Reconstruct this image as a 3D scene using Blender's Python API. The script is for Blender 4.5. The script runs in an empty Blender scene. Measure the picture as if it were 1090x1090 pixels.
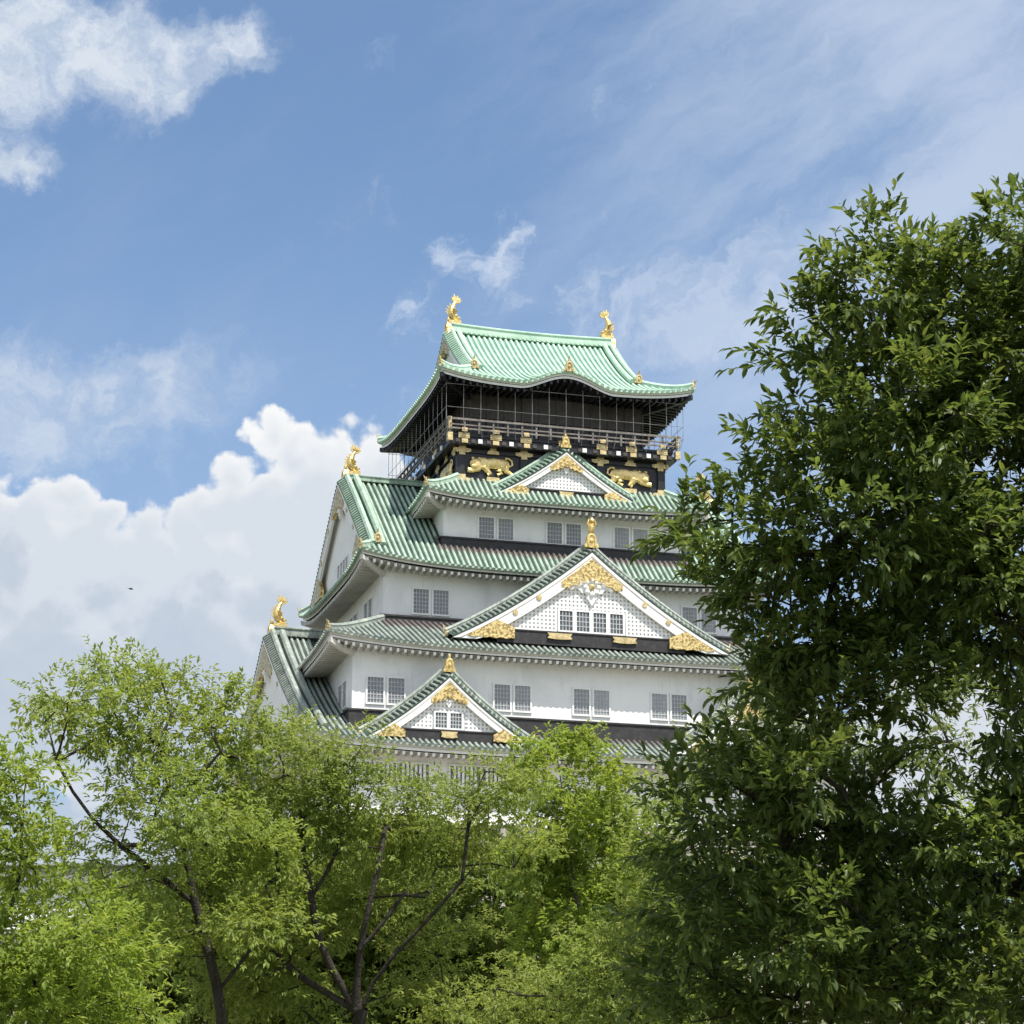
import bpy, math, random
import numpy as np
from mathutils import Vector, Matrix

random.seed(7)
rng = np.random.default_rng(11)
R = math.radians
scene = bpy.context.scene
COL = scene.collection

# ------------------------------------------------------------------ camera
PITCH = 0.2769
FPX = 2695.0            # focal length in pixels of a 1090 px wide picture
cam_d = bpy.data.cameras.new('camera')
cam = bpy.data.objects.new('camera', cam_d)
COL.objects.link(cam)
cam.location = (0, 0, 0)
cam.rotation_euler = (math.pi / 2 + PITCH, 0, 0)
cam_d.sensor_width = 36.0
cam_d.lens = 36.0 * FPX / 1090.0
cam_d.clip_start = 0.1
cam_d.clip_end = 20000
scene.camera = cam
scene.render.resolution_x = 1024
scene.render.resolution_y = 1024

# ------------------------------------------------------------------ light
SUN_EL, SUN_AZ = R(62), R(42)      # azimuth measured from straight behind the camera, to the right
sd = Vector((math.sin(SUN_AZ) * math.cos(SUN_EL), -math.cos(SUN_AZ) * math.cos(SUN_EL), math.sin(SUN_EL)))
sun_d = bpy.data.lights.new('sun', 'SUN')
sun_d.energy = 4.6
sun_d.angle = R(0.5)
sun_d.color = (1.0, 0.955, 0.88)
sun = bpy.data.objects.new('sun', sun_d)
COL.objects.link(sun)
sun.rotation_euler = sd.to_track_quat('Z', 'Y').to_euler()
sun.location = (40, -40, 90)

scene.view_settings.view_transform = 'Standard'
scene.view_settings.look = 'None'
scene.view_settings.exposure = 0.55
scene.view_settings.gamma = 1.0

world = bpy.data.worlds.new('World')
scene.world = world
world.use_nodes = True
world.cycles.sampling_method = 'MANUAL'
world.cycles.sample_map_resolution = 512


class NG:
    """small helper that writes node maths as expressions"""
    def __init__(s, tree):
        s.t = tree

    def new(s, typ, **kw):
        n = s.t.nodes.new(typ)
        for k, v in kw.items():
            setattr(n, k, v)
        return n

    def put(s, sock, v):
        if hasattr(v, 'is_linked'):
            s.t.links.new(v, sock)
        else:
            sock.default_value = v

    def m(s, op, a, b=0.0, c=0.0):
        n = s.new('ShaderNodeMath', operation=op)
        s.put(n.inputs[0], a); s.put(n.inputs[1], b); s.put(n.inputs[2], c)
        return n.outputs[0]

    def add(s, a, b): return s.m('ADD', a, b)
    def sub(s, a, b): return s.m('SUBTRACT', a, b)
    def mul(s, a, b): return s.m('MULTIPLY', a, b)

    def sstep(s, x, lo, hi, to0=0.0, to1=1.0):
        n = s.new('ShaderNodeMapRange', interpolation_type='SMOOTHSTEP')
        s.put(n.inputs[0], x); n.inputs[1].default_value = lo; n.inputs[2].default_value = hi
        n.inputs[3].default_value = to0; n.inputs[4].default_value = to1
        return n.outputs[0]

    def vec(s, x, y, z=0.0):
        n = s.new('ShaderNodeCombineXYZ')
        s.put(n.inputs[0], x); s.put(n.inputs[1], y); s.put(n.inputs[2], z)
        return n.outputs[0]

    def noise(s, v, scale, detail=4, rough=0.55, dist=0.0, typ='FBM', dim='3D'):
        n = s.new('ShaderNodeTexNoise')
        n.noise_type = typ
        n.noise_dimensions = dim
        s.put(n.inputs['Vector'], v)
        n.inputs['Scale'].default_value = scale
        n.inputs['Detail'].default_value = detail
        n.inputs['Roughness'].default_value = rough
        n.inputs['Distortion'].default_value = dist
        return n.outputs[0]

    def voro(s, v, scale, detail=0.0, rough=0.5, smooth=0.4):
        n = s.new('ShaderNodeTexVoronoi')
        n.voronoi_dimensions = '2D'
        n.feature = 'F1'
        s.put(n.inputs['Vector'], v)
        n.inputs['Scale'].default_value = scale
        n.inputs['Detail'].default_value = detail
        n.inputs['Roughness'].default_value = rough
        return n.outputs['Distance']

    def mix(s, f, a, b):
        n = s.new('ShaderNodeMix', data_type='RGBA')
        s.put(n.inputs['Factor'], f)
        for sock, v in ((n.inputs[6], a), (n.inputs[7], b)):
            if hasattr(v, 'is_linked'):
                s.t.links.new(v, sock)
            else:
                sock.default_value = (v[0], v[1], v[2], 1.0)
        return n.outputs[2]


def build_world():
    nt = world.node_tree
    nt.nodes.clear()
    g = NG(nt)
    out = g.new('ShaderNodeOutputWorld')
    bg = g.new('ShaderNodeBackground')
    nt.links.new(bg.outputs[0], out.inputs[0])
    sky = g.new('ShaderNodeTexSky')
    sky.sky_type = 'NISHITA'
    sky.sun_disc = False
    sky.sun_elevation = SUN_EL
    sky.sun_rotation = math.pi - SUN_AZ
    sky.altitude = 0
    sky.air_density = 1.0
    sky.dust_density = 0.5
    sky.ozone_density = 2.5
    tc = g.new('ShaderNodeTexCoord')
    sep = g.new('ShaderNodeSeparateXYZ')
    nt.links.new(tc.outputs['Generated'], sep.inputs[0])
    dx, dy, dz = sep.outputs
    cp, sp = math.cos(PITCH), math.sin(PITCH)
    # direction on a tangent plane north of the park (a fixed compass direction)
    yc = g.add(g.mul(dy, cp), g.mul(dz, sp))
    zc = g.sub(g.mul(dz, cp), g.mul(dy, sp))
    ycs = g.m('MAXIMUM', yc, 0.25)
    k = FPX / 1000
    U = g.add(g.mul(g.m('DIVIDE', dx, ycs), k), 0.545)
    V = g.sub(0.545, g.mul(g.m('DIVIDE', zc, ycs), k))
    P = g.vec(U, V, 0.0)
    front = g.sstep(yc, 0.3, 0.7)
    N2 = lambda v, sc, de=4, ro=.55, di=0.0: g.noise(v, sc, de, ro, di, dim='2D')

    w1 = g.sub(N2(P, 11.0, 5, 0.62), 0.5)
    w2 = g.sub(N2(g.vec(g.add(U, 3.7), g.add(V, 1.3)), 11.0, 5, 0.62), 0.5)
    Uw = g.add(U, g.mul(w1, 0.10))
    Vw = g.add(V, g.mul(w2, 0.10))
    Uq = g.add(U, g.mul(w1, 0.034))
    Vq = g.add(V, g.mul(w2, 0.034))
    Pw = g.vec(Uw, Vw)

    def blobs(lst, u, v):
        res = None
        for (cx, cy, rx, ry) in lst:
            a = g.m('DIVIDE', g.sub(u, cx), rx)
            b = g.m('DIVIDE', g.sub(v, cy), ry)
            d = g.m('SQRT', g.m('MULTIPLY_ADD', a, a, g.mul(b, b)))
            h = g.mul(g.sub(1.0, d), min(rx, ry))
            res = h if res is None else g.m('MAXIMUM', res, h)
        return res

    def cauli(u, v):
        p = g.vec(u, v)
        a = g.voro(p, 15.0, 1.0, 0.5)
        b = g.voro(p, 40.0, 1.0, 0.6)
        return g.add(g.mul(g.sub(0.42, a), 0.040), g.mul(g.sub(0.40, b), 0.012))

    # --- white cumulus towers
    big = [(.293, .462, .040, .036), (.312, .492, .058, .050), (.362, .480, .042, .040), (.398, .500, .055, .055), (.255, .515, .045, .04),
           (.336, .478, .045, .045), (.330, .580, .14, .11), (.07, .55, .05, .04), (.150, .570, .055, .05), (.205, .585, .055, .07), (.240, .555, .06, .06), (.150, .640, .12, .09),
           (.070, .528, .052, .036), (.115, .555, .05, .04), (.03, .565, .07, .06), (.09, .62, .13, .09), (-.03, .545, .06, .07),
           (-.05, .70, .25, .14), (.25, .74, .35, .15), (.50, .78, .26, .12), (.80, .86, .22, .09), (1.02, .82, .16, .13), (1.25, .75, .2, .2), (-.3, .7, .25, .25), (.5, 1.0, .75, .17)]
    n_big = cauli(Uq, Vq)
    sd_big = g.add(blobs(big, Uq, Vq), n_big)
    edge_n = N2(P, 60.0, 3, .6)
    a_big = g.sstep(g.add(sd_big, g.mul(g.sub(edge_n, .5), .012)), -0.002, 0.013)
    n_off = cauli(g.add(Uq, 0.004), g.sub(Vq, 0.007))
    lit = g.mul(g.sub(n_big, n_off), 12.0)                       # relief of the billows
    soft = N2(Pw, 8.0, 6, 0.6)
    base = g.add(g.sstep(g.add(V, g.mul(g.sub(soft, .5), .30)), 0.42, 0.61, .62, 0.08), g.mul(g.sub(soft, .5), .95))
    base = g.add(base, g.sstep(sd_big, 0.0, 0.045, .45, 0.0))
    tone = g.m('MINIMUM', g.m('MAXIMUM', g.add(base, lit), 0.30), 1.0)
    c_big = g.mix(tone, C_SHADE, C_WHITE)

    # --- grey nearer cloud bank below it
    grey = [(.232, .640, .045, .040), (.268, .650, .05, .045), (.18, .665, .06, .04), (.10, .640, .05, .040), (.065, .655, .05, .04), (.31, .660, .05, .05), (.355, .640, .05, .05), (.40, .630, .05, .05), (.20, .70, .14, .07),
            (.0, .61, .045, .07), (-.03, .64, .06, .10), (.14, .69, .06, .05), (.05, .745, .22, .10), (.3, .80, .3, .11), (-.2, .75, .2, .15), (.48, .82, .12, .1), (.1, .93, .3, .12)]
    n_g = cauli(g.add(Uq, 5.3), g.add(Vq, 2.1))
    sd_g = g.add(blobs(grey, Uq, Vq), n_g)
    a_g = g.mul(g.sstep(g.add(sd_g, g.mul(g.sub(edge_n, .5), .02)), -0.006, 0.030), g.sstep(soft, .2, .75, .98, .72))
    sg = N2(Pw, 4.5, 6, 0.6)
    c_g = g.mix(g.sstep(g.add(sg, g.mul(n_g, 3.0)), 0.30, 0.75), C_GREY0, C_GREY1)

    # --- soft clouds: upper left, and behind the towers
    fb = N2(Pw, 6.0, 8, 0.64)

    def gsum(lst, u, v):
        r = None
        for (cx, cy, rx, ry, w) in lst:
            a = g.m('DIVIDE', g.sub(u, cx), rx); b = g.m('DIVIDE', g.sub(v, cy), ry)
            t = g.mul(g.m('EXPONENT', g.mul(g.m('MULTIPLY_ADD', a, a, g.mul(b, b)), -1.0)), w)
            r = t if r is None else g.add(r, t)
        return r
    m_ul = gsum([(.08, .035, .10, .045, .95), (.20, .060, .075, .035, .85), (.13, .085, .08, .04, .75), (.0, .10, .06, .06, .85), (.02, .180, .045, .028, .85), (.26, .045, .035, .03, .7), (.03, .02, .08, .04, .8),
                 (.025, .42, .07, .07, .85), (.12, .455, .10, .07, .85), (.22, .42, .13, .04, .50), (.16, .39, .12, .03, .35), (-.1, .45, .1, .1, .7)], Uw, Vw)
    a_ul = g.sstep(g.add(m_ul, g.mul(g.sub(fb, 0.5), 1.6)), 0.22, 1.10)
    a_ul = g.mul(a_ul, g.sstep(V, .2, .42, .94, .62))
    t_ul = N2(g.vec(g.add(Uw, 2.2), g.mul(Vw, 1.3)), 15.0, 7, 0.66)
    a_ul = g.mul(a_ul, g.sstep(g.add(t_ul, g.mul(fb, .5)), .42, .86, .50, 1.0))
    c_soft = g.mix(g.sstep(t_ul, .35, .70), (4.0, 4.6, 5.5), (5.1, 5.5, 6.0))
    # --- thin wisps around the top roof
    m_w = gsum([(.535, .25, .026, .045, 1.0), (.515, .290, .045, .025, .7), (.43, .345, .035, .025, .8), (.475, .275, .02, .03, .6), (.64, .228, .03, .015, .55),
                (.66, .325, .14, .045, .95), (.76, .345, .10, .05, 1.0), (.84, .28, .05, .06, .8), (.69, .095, .05, .02, .5), (.65, .12, .03, .015, .5), (.76, .05, .06, .025, .5), (.30, .38, .06, .02, .3), (.40, .055, .03, .02, .35), (.40, .425, .07, .02, .6)], Uw, Vw)
    ridg = N2(g.vec(g.add(Uw, g.mul(Vw, .9)), g.mul(Vw, .75)), 17.0, 7, 0.66)
    a_w = g.mul(g.sstep(g.add(g.mul(m_w, .55), g.mul(g.sub(ridg, 0.5), 2.1)), 0.18, 1.05), g.mul(g.sstep(m_w, 0.04, 0.6), g.sstep(U, .55, .72, .85, .58)))
    # --- veil of cirrus over the right half, drawn out to the upper right
    Ul = g.add(U, g.mul(w1, .05)); Vl = g.add(V, g.mul(w2, .05))
    st = N2(g.vec(g.mul(g.sub(Ul, Vl), .75), g.mul(g.add(Vl, g.mul(Ul, .65)), 2.9)), 3.0, 8, 0.62)
    m_v = g.mul(g.sstep(g.sub(U, g.mul(V, 0.10)), 0.38, 0.98), g.sstep(V, 0.75, 0.42))
    a_v = g.mul(g.sstep(g.add(st, g.mul(m_v, 0.30)), 0.34, 0.95), g.add(g.mul(m_v, 0.58), 0.10))
    hz = g.add(g.sstep(V, 0.15, 0.62, 0.17, 0.44), g.mul(g.sstep(U, .5, 1.1), .16))        # whiter low down

    col = sky.outputs[0]
    hs = g.new('ShaderNodeHueSaturation')
    hs.inputs['Saturation'].default_value = 1.12
    nt.links.new(col, hs.inputs['Color'])
    col = g.mix(g.mul(hz, front), hs.outputs[0], C_HAZE)
    gen = g.noise(tc.outputs['Generated'], 2.6, 5, 0.6)            # unseen cloud on the rest of the dome, brightened to fill shaded walls
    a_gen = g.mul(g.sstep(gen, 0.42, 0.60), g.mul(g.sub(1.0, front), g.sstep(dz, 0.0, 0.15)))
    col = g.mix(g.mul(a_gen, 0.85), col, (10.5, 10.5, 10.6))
    for a, c in ((a_v, C_VEIL), (a_ul, c_soft), (a_w, C_VEIL), (a_big, c_big), (a_g, c_g)):
        col = g.mix(g.mul(a, front), col, c)
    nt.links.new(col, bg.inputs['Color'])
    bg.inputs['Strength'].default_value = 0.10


# cloud brightness on the sky texture's own scale
C_WHITE = (6.5, 6.55, 6.6)
C_SHADE = (3.9, 4.45, 5.2)
C_GREY0 = (3.5, 4.05, 4.8)
C_GREY1 = (4.0, 4.45, 5.1)
C_SOFT = (4.5, 5.0, 5.75)
C_VEIL = (4.3, 4.9, 5.9)
C_HAZE = (3.0, 4.0, 5.6)
build_world()


# ------------------------------------------------------------------ helpers
def at(px, py, depth):
    """world point seen at a pixel of the 1090 px photograph, at a given depth (only used to lay things out)"""
    a = (px - 545) / FPX * depth
    b = (545 - py) / FPX * depth
    return np.array([a, depth * math.cos(PITCH) - b * math.sin(PITCH), depth * math.sin(PITCH) + b * math.cos(PITCH)])


def nrm(v):
    v = np.asarray(v, float)
    return v / (np.linalg.norm(v, axis=-1, keepdims=True) + 1e-12)


class MB:
    def __init__(s):
        s.v = []; s.f = []; s.m = []; s.a = []; s.n = 0

    def add(s, verts, faces, mat=0, attr=None):
        verts = np.asarray(verts, float).reshape(-1, 3)
        b = s.n
        s.v.append(verts)
        s.f.extend([tuple(b + i for i in f) for f in faces])
        s.m.extend([mat] * len(faces))
        if attr is None:
            attr = np.zeros(len(verts))
        s.a.append(np.asarray(attr, float).reshape(-1))
        s.n += len(verts)

    def grid(s, P, mat=0, attr=None, closed=False):
        P = np.asarray(P, float)
        n, m = P.shape[:2]
        F = []
        for i in range(n - 1):
            for j in range(m if closed else m - 1):
                k = (j + 1) % m
                F.append((i * m + j, (i + 1) * m + j, (i + 1) * m + k, i * m + k))
        s.add(P.reshape(-1, 3), F, mat, attr)

    def hexa(s, c, mat=0):
        """box from 8 corners, bottom ring then top ring"""
        s.add(c, [(0, 3, 2, 1), (4, 5, 6, 7), (0, 1, 5, 4), (1, 2, 6, 5), (2, 3, 7, 6), (3, 0, 4, 7)], mat)

    def box(s, a, b, mat=0):
        x0, y0, z0 = a; x1, y1, z1 = b
        s.hexa([(x0, y0, z0), (x1, y0, z0), (x1, y1, z0), (x0, y1, z0), (x0, y0, z1), (x1, y0, z1), (x1, y1, z1), (x0, y1, z1)], mat)

    def sweep(s, path, side, up, prof, mat=0, caps=True):
        """closed profile [(a, b)...] swept along a path with given side / up vectors"""
        path = np.asarray(path, float)
        k = len(path)
        side = np.broadcast_to(np.asarray(side, float), (k, 3)); up = np.broadcast_to(np.asarray(up, float), (k, 3))
        pr = np.asarray(prof, float)
        P = path[:, None, :] + side[:, None, :] * pr[None, :, 0, None] + up[:, None, :] * pr[None, :, 1, None]
        b = s.n
        s.grid(P, mat, None, True)
        m = len(pr)
        if caps:
            s.f.append(tuple(b + i for i in range(m))); s.m.append(mat)
            s.f.append(tuple(b + (k - 1) * m + i for i in reversed(range(m)))); s.m.append(mat)

    def tube(s, path, r, seg=6, mat=0):
        path = np.asarray(path, float)
        d = np.gradient(path, axis=0)
        d = nrm(d)
        ref = np.array([0.3, 0.2, 1.0]) if abs(d[0][2]) < 0.9 else np.array([1.0, 0.3, 0.1])
        side = nrm(np.cross(d, ref)); up = np.cross(side, d)
        r = np.broadcast_to(np.asarray(r, float), (len(path),))
        an = np.linspace(0, 2 * np.pi, seg, endpoint=False)
        P = path[:, None, :] + r[:, None, None] * (np.cos(an)[None, :, None] * side[:, None, :] + np.sin(an)[None, :, None] * up[:, None, :])
        b = s.n
        s.grid(P, mat, None, True)
        s.f.append(tuple(b + i for i in range(seg))); s.m.append(mat)
        s.f.append(tuple(b + (len(path) - 1) * seg + i for i in reversed(range(seg)))); s.m.append(mat)

    def ell(s, c, r, mat=0, nu=12, nv=8, rot=None):
        u = np.linspace(0, 2 * np.pi, nu, endpoint=False); v = np.linspace(0.02, np.pi - 0.02, nv)
        P = np.stack([np.sin(v)[:, None] * np.cos(u)[None], np.sin(v)[:, None] * np.sin(u)[None], np.cos(v)[:, None] * np.ones_like(u)[None]], -1) * np.asarray(r)
        if rot is not None:
            P = P @ np.asarray(rot).T
        b = s.n
        s.grid(P + np.asarray(c), mat, None, True)
        s.f.append(tuple(b + i for i in range(nu))); s.m.append(mat)
        s.f.append(tuple(b + (nv - 1) * nu + i for i in reversed(range(nu)))); s.m.append(mat)

    def build(s, name, mats, parent=None, off=(0, 0, 0), smooth=False):
        me = bpy.data.meshes.new(name)
        V = np.concatenate(s.v) - np.asarray(off, float)
        me.from_pydata(V.tolist(), [], s.f)
        if not isinstance(mats, (list, tuple)):
            mats = [mats]
        for m in mats:
            me.materials.append(m)
        me.polygons.foreach_set('material_index', np.array(s.m, dtype=np.int32))
        at_ = np.concatenate(s.a)
        if np.any(at_ != 0):
            A = me.attributes.new('wear', 'FLOAT', 'POINT')
            A.data.foreach_set('value', at_.astype(np.float32))
        if smooth:
            me.polygons.foreach_set('use_smooth', np.ones(len(me.polygons), dtype=bool))
        me.update()
        o = bpy.data.objects.new(name, me)
        COL.objects.link(o)
        if parent:
            o.parent = parent
        return o


def empty(name, loc, rz=0.0):
    o = bpy.data.objects.new(name, None)
    COL.objects.link(o)
    o.location = loc
    o.rotation_euler = (0, 0, rz)
    o.empty_display_size = 0.5
    return o


def tag(o, label=None, cat=None, group=None, kind=None):
    if label: o['label'] = label
    if cat: o['category'] = cat
    if group: o['group'] = group
    if kind: o['kind'] = kind
    return o


def copy_tree(o, parent=None):
    c = o.copy()
    COL.objects.link(c)
    if parent:
        c.parent = parent
    for ch in list(o.children):
        copy_tree(ch, c)
    return c


# ------------------------------------------------------------------ materials
def new_mat(name):
    m = bpy.data.materials.new(name)
    m.use_nodes = True
    nt = m.node_tree
    b = nt.nodes['Principled BSDF']
    return m, NG(nt), b


def noisy(name, c1, c2, scale=1.0, rough=0.7, metal=0.0, bump=0.0, detail=5, stretch=(1, 1, 1), lo=0.35, hi=0.7, spec=0.4, bscale=None, c3=None):
    m, g, b = new_mat(name)
    tc = g.new('ShaderNodeTexCoord')
    mp = g.new('ShaderNodeMapping')
    mp.inputs['Scale'].default_value = stretch
    g.t.links.new(tc.outputs['Object'], mp.inputs[0])
    n = g.noise(mp.outputs[0], scale, detail, 0.6)
    col = g.mix(g.sstep(n, lo, hi), c1, c2)
    if c3:
        n3 = g.noise(mp.outputs[0], scale * 0.37, 4, 0.6, 1.0)
        col = g.mix(g.mul(g.sstep(n3, 0.52, 0.72), .7), col, c3)
    g.t.links.new(col, b.inputs['Base Color'])
    b.inputs['Roughness'].default_value = rough
    b.inputs['Metallic'].default_value = metal
    b.inputs['Specular IOR Level'].default_value = spec
    if bump:
        bn = g.new('ShaderNodeBump')
        bn.inputs['Strength'].default_value = bump
        bn.inputs['Distance'].default_value = 0.05
        nn = g.noise(tc.outputs['Object'], bscale or scale * 4, 4, 0.6)
        g.t.links.new(nn, bn.inputs['Height'])
        g.t.links.new(bn.outputs[0], b.inputs['Normal'])
    return m


def copper(name, c_lo, c_hi, c_dark, brown=(.13, .085, .075), dark_amt=0.5):
    """patinated copper tile; where rain does not reach (attribute wear) the copper stays brown"""
    m, g, b = new_mat(name)
    tc = g.new('ShaderNodeTexCoord')
    o = tc.outputs['Object']
    n1 = g.noise(o, 0.55, 6, 0.65)
    n2 = g.noise(o, 3.5, 5, 0.65)
    col = g.mix(g.sstep(n1, 0.35, 0.68), c_lo, c_hi)
    col = g.mix(g.mul(g.sstep(n2, 0.48, 0.72), dark_amt), col, c_dark)
    n4 = g.noise(o, 9.0, 3, 0.6)
    col = g.mix(g.mul(g.sstep(n4, 0.5, 0.75), dark_amt * .55), col, (c_hi[0] * 1.25, c_hi[1] * 1.2, c_hi[2] * 1.2))
    mp = g.new('ShaderNodeMapping')
    mp.inputs['Scale'].default_value = (1.0, .25, .25)
    g.t.links.new(o, mp.inputs[0])
    n5 = g.noise(mp.outputs[0], 2.4, 4, .65)          # streaks that follow the tile rows
    col = g.mix(g.mul(g.sstep(n5, 0.50, 0.74), dark_amt * .8), col, c_dark)
    at_ = g.new('ShaderNodeAttribute')
    at_.attribute_name = 'wear'
    w = g.sstep(g.add(at_.outputs['Fac'], g.mul(g.sub(n2, 0.5), 0.5)), 0.35, 0.8)
    w = g.mul(w, g.sstep(at_.outputs['Fac'], 0.0, 0.2))
    col = g.mix(w, col, brown)
    g.t.links.new(col, b.inputs['Base Color'])
    b.inputs['Roughness'].default_value = 0.62
    b.inputs['Specular IOR Level'].default_value = 0.35
    bn = g.new('ShaderNodeBump')
    bn.inputs['Strength'].default_value = 0.25
    bn.inputs['Distance'].default_value = 0.03
    g.t.links.new(n4, bn.inputs['Height'])
    g.t.links.new(bn.outputs[0], b.inputs['Normal'])
    return m


M = {}
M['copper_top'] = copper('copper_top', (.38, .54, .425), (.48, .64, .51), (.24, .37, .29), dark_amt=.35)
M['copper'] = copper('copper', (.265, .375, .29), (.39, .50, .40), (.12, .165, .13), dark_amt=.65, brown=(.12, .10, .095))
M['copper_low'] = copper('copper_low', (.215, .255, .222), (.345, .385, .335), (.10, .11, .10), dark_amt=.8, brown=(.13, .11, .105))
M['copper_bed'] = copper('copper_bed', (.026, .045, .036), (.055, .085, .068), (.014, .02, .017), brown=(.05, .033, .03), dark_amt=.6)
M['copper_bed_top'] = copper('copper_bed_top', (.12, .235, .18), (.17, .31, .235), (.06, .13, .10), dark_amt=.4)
M['plaster'] = noisy('plaster', (.80, .80, .79), (.72, .72, .71), .5, .8, stretch=(1, 1, .25), lo=.45, hi=.8, c3=(.60, .60, .595), bump=.1)
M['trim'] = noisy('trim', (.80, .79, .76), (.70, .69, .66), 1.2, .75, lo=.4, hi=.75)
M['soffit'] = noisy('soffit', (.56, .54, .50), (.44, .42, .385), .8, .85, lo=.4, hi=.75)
M['lattice'] = noisy('lattice', (.82, .82, .80), (.76, .76, .74), 1.0, .8)
M['lattice_back_shaded'] = noisy('lattice_back_shaded', (.62, .63, .64), (.54, .55, .57), 1.0, .8)  # white backing greyed, shade between the lattice bars put into the colour
M['black'] = noisy('black', (.012, .012, .014), (.024, .022, .023), 2.0, .42, lo=.4, hi=.8)
M['band'] = noisy('band', (.022, .021, .023), (.05, .046, .046), 2.5, .6, lo=.4, hi=.8)
M['darkwood'] = noisy('darkwood', (.05, .043, .038), (.075, .065, .058), 2.0, .6)
M['greywood'] = noisy('greywood', (.12, .105, .095), (.26, .235, .21), 3.0, .7)
M['gold'] = noisy('gold', (.80, .62, .27), (.56, .39, .13), 3.0, .34, metal=.75, bump=.9, bscale=5, lo=.4, hi=.75, c3=(.42, .28, .09))
M['gold_dull'] = noisy('gold_dull', (.66, .53, .28), (.42, .32, .15), 3.0, .45, metal=.5, bump=.5, bscale=8, lo=.35, hi=.7)
M['filigree'] = noisy('filigree', (.72, .56, .25), (.28, .19, .07), 5.0, .4, metal=.6, bump=1.0, bscale=5, lo=.42, hi=.62)
M['pane'] = noisy('pane', (.19, .20, .21), (.28, .29, .30), .7, .12, spec=.6)


def vary_panes(m):
    g = NG(m.node_tree)
    b = m.node_tree.nodes['Principled BSDF']
    src = b.inputs['Base Color'].links[0].from_socket
    oi = g.new('ShaderNodeObjectInfo')
    hs = g.new('ShaderNodeHueSaturation')
    m.node_tree.links.new(src, hs.inputs['Color'])
    m.node_tree.links.new(g.add(g.mul(oi.outputs['Random'], .8), .55), hs.inputs['Value'])
    m.node_tree.links.new(hs.outputs[0], b.inputs['Base Color'])


vary_panes(M['pane'])


def plaster_mat():
    m, g, b = new_mat('plaster')
    tc = g.new('ShaderNodeTexCoord')
    o = tc.outputs['Object']
    mp = g.new('ShaderNodeMapping')
    mp.inputs['Scale'].default_value = (1, 1, .12)
    g.t.links.new(o, mp.inputs[0])
    streak = g.noise(mp.outputs[0], 2.2, 6, .7)
    patch = g.noise(o, .22, 6, .65, .6)
    fine = g.noise(o, 1.6, 6, .7)
    col = g.mix(g.sstep(patch, .42, .70), (.81, .805, .79), (.69, .69, .68))
    col = g.mix(g.mul(g.sstep(streak, .50, .76), .55), col, (.55, .55, .535))
    col = g.mix(g.mul(g.sstep(fine, .55, .78), .4), col, (.60, .60, .585))
    g.t.links.new(col, b.inputs['Base Color'])
    b.inputs['Roughness'].default_value = .85
    bn = g.new('ShaderNodeBump')
    bn.inputs['Strength'].default_value = .15
    bn.inputs['Distance'].default_value = .04
    g.t.links.new(fine, bn.inputs['Height'])
    g.t.links.new(bn.outputs[0], b.inputs['Normal'])
    return m


M['plaster'] = plaster_mat()
M['grille'] = noisy('grille', (.38, .40, .41), (.48, .49, .50), 2.0, .6)
M['darkpane'] = noisy('darkpane', (.05, .055, .06), (.09, .10, .105), .7, .2, spec=.6)
M['wire'] = noisy('wire', (.22, .22, .22), (.34, .34, .34), 2.0, .5, metal=.3)
M['white'] = noisy('white', (.80, .80, .78), (.74, .74, .72), 2.0, .7)


def stone_mat():
    m, g, b = new_mat('stone')
    tc = g.new('ShaderNodeTexCoord')
    n = g.new('ShaderNodeTexVoronoi')
    n.feature = 'DISTANCE_TO_EDGE'
    n.inputs['Scale'].default_value = 0.75
    g.t.links.new(tc.outputs['Object'], n.inputs['Vector'])
    n2 = g.new('ShaderNodeTexVoronoi')
    n2.inputs['Scale'].default_value = 0.75
    g.t.links.new(tc.outputs['Object'], n2.inputs['Vector'])
    sp = g.new('ShaderNodeSeparateColor')
    g.t.links.new(n2.outputs['Color'], sp.inputs[0])
    col = g.mix(sp.outputs[0], (.21, .19, .165), (.36, .335, .30))
    nn = g.noise(tc.outputs['Object'], 3.0, 6, .65)
    col = g.mix(g.mul(nn, .5), col, (.16, .15, .13))
    col = g.mix(g.sstep(n.outputs[0], 0.0, 0.07, 1.0, 0.0), col, (.05, .047, .042))
    g.t.links.new(col, b.inputs['Base Color'])
    b.inputs['Roughness'].default_value = .9
    bn = g.new('ShaderNodeBump')
    bn.inputs['Strength'].default_value = .8
    bn.inputs['Distance'].default_value = .15
    g.t.links.new(g.sstep(n.outputs[0], 0, .12), bn.inputs['Height'])
    g.t.links.new(bn.outputs[0], b.inputs['Normal'])
    return m


M['stone'] = stone_mat()
M['grass'] = noisy('grass', (.07, .08, .035), (.13, .125, .08), .35, .95, bump=.6, bscale=6, c3=(.22, .20, .165))


def bark(name, c1, c2):
    return noisy(name, c1, c2, 9.0, .9, bump=.8, bscale=30, stretch=(1, 1, .3))


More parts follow.
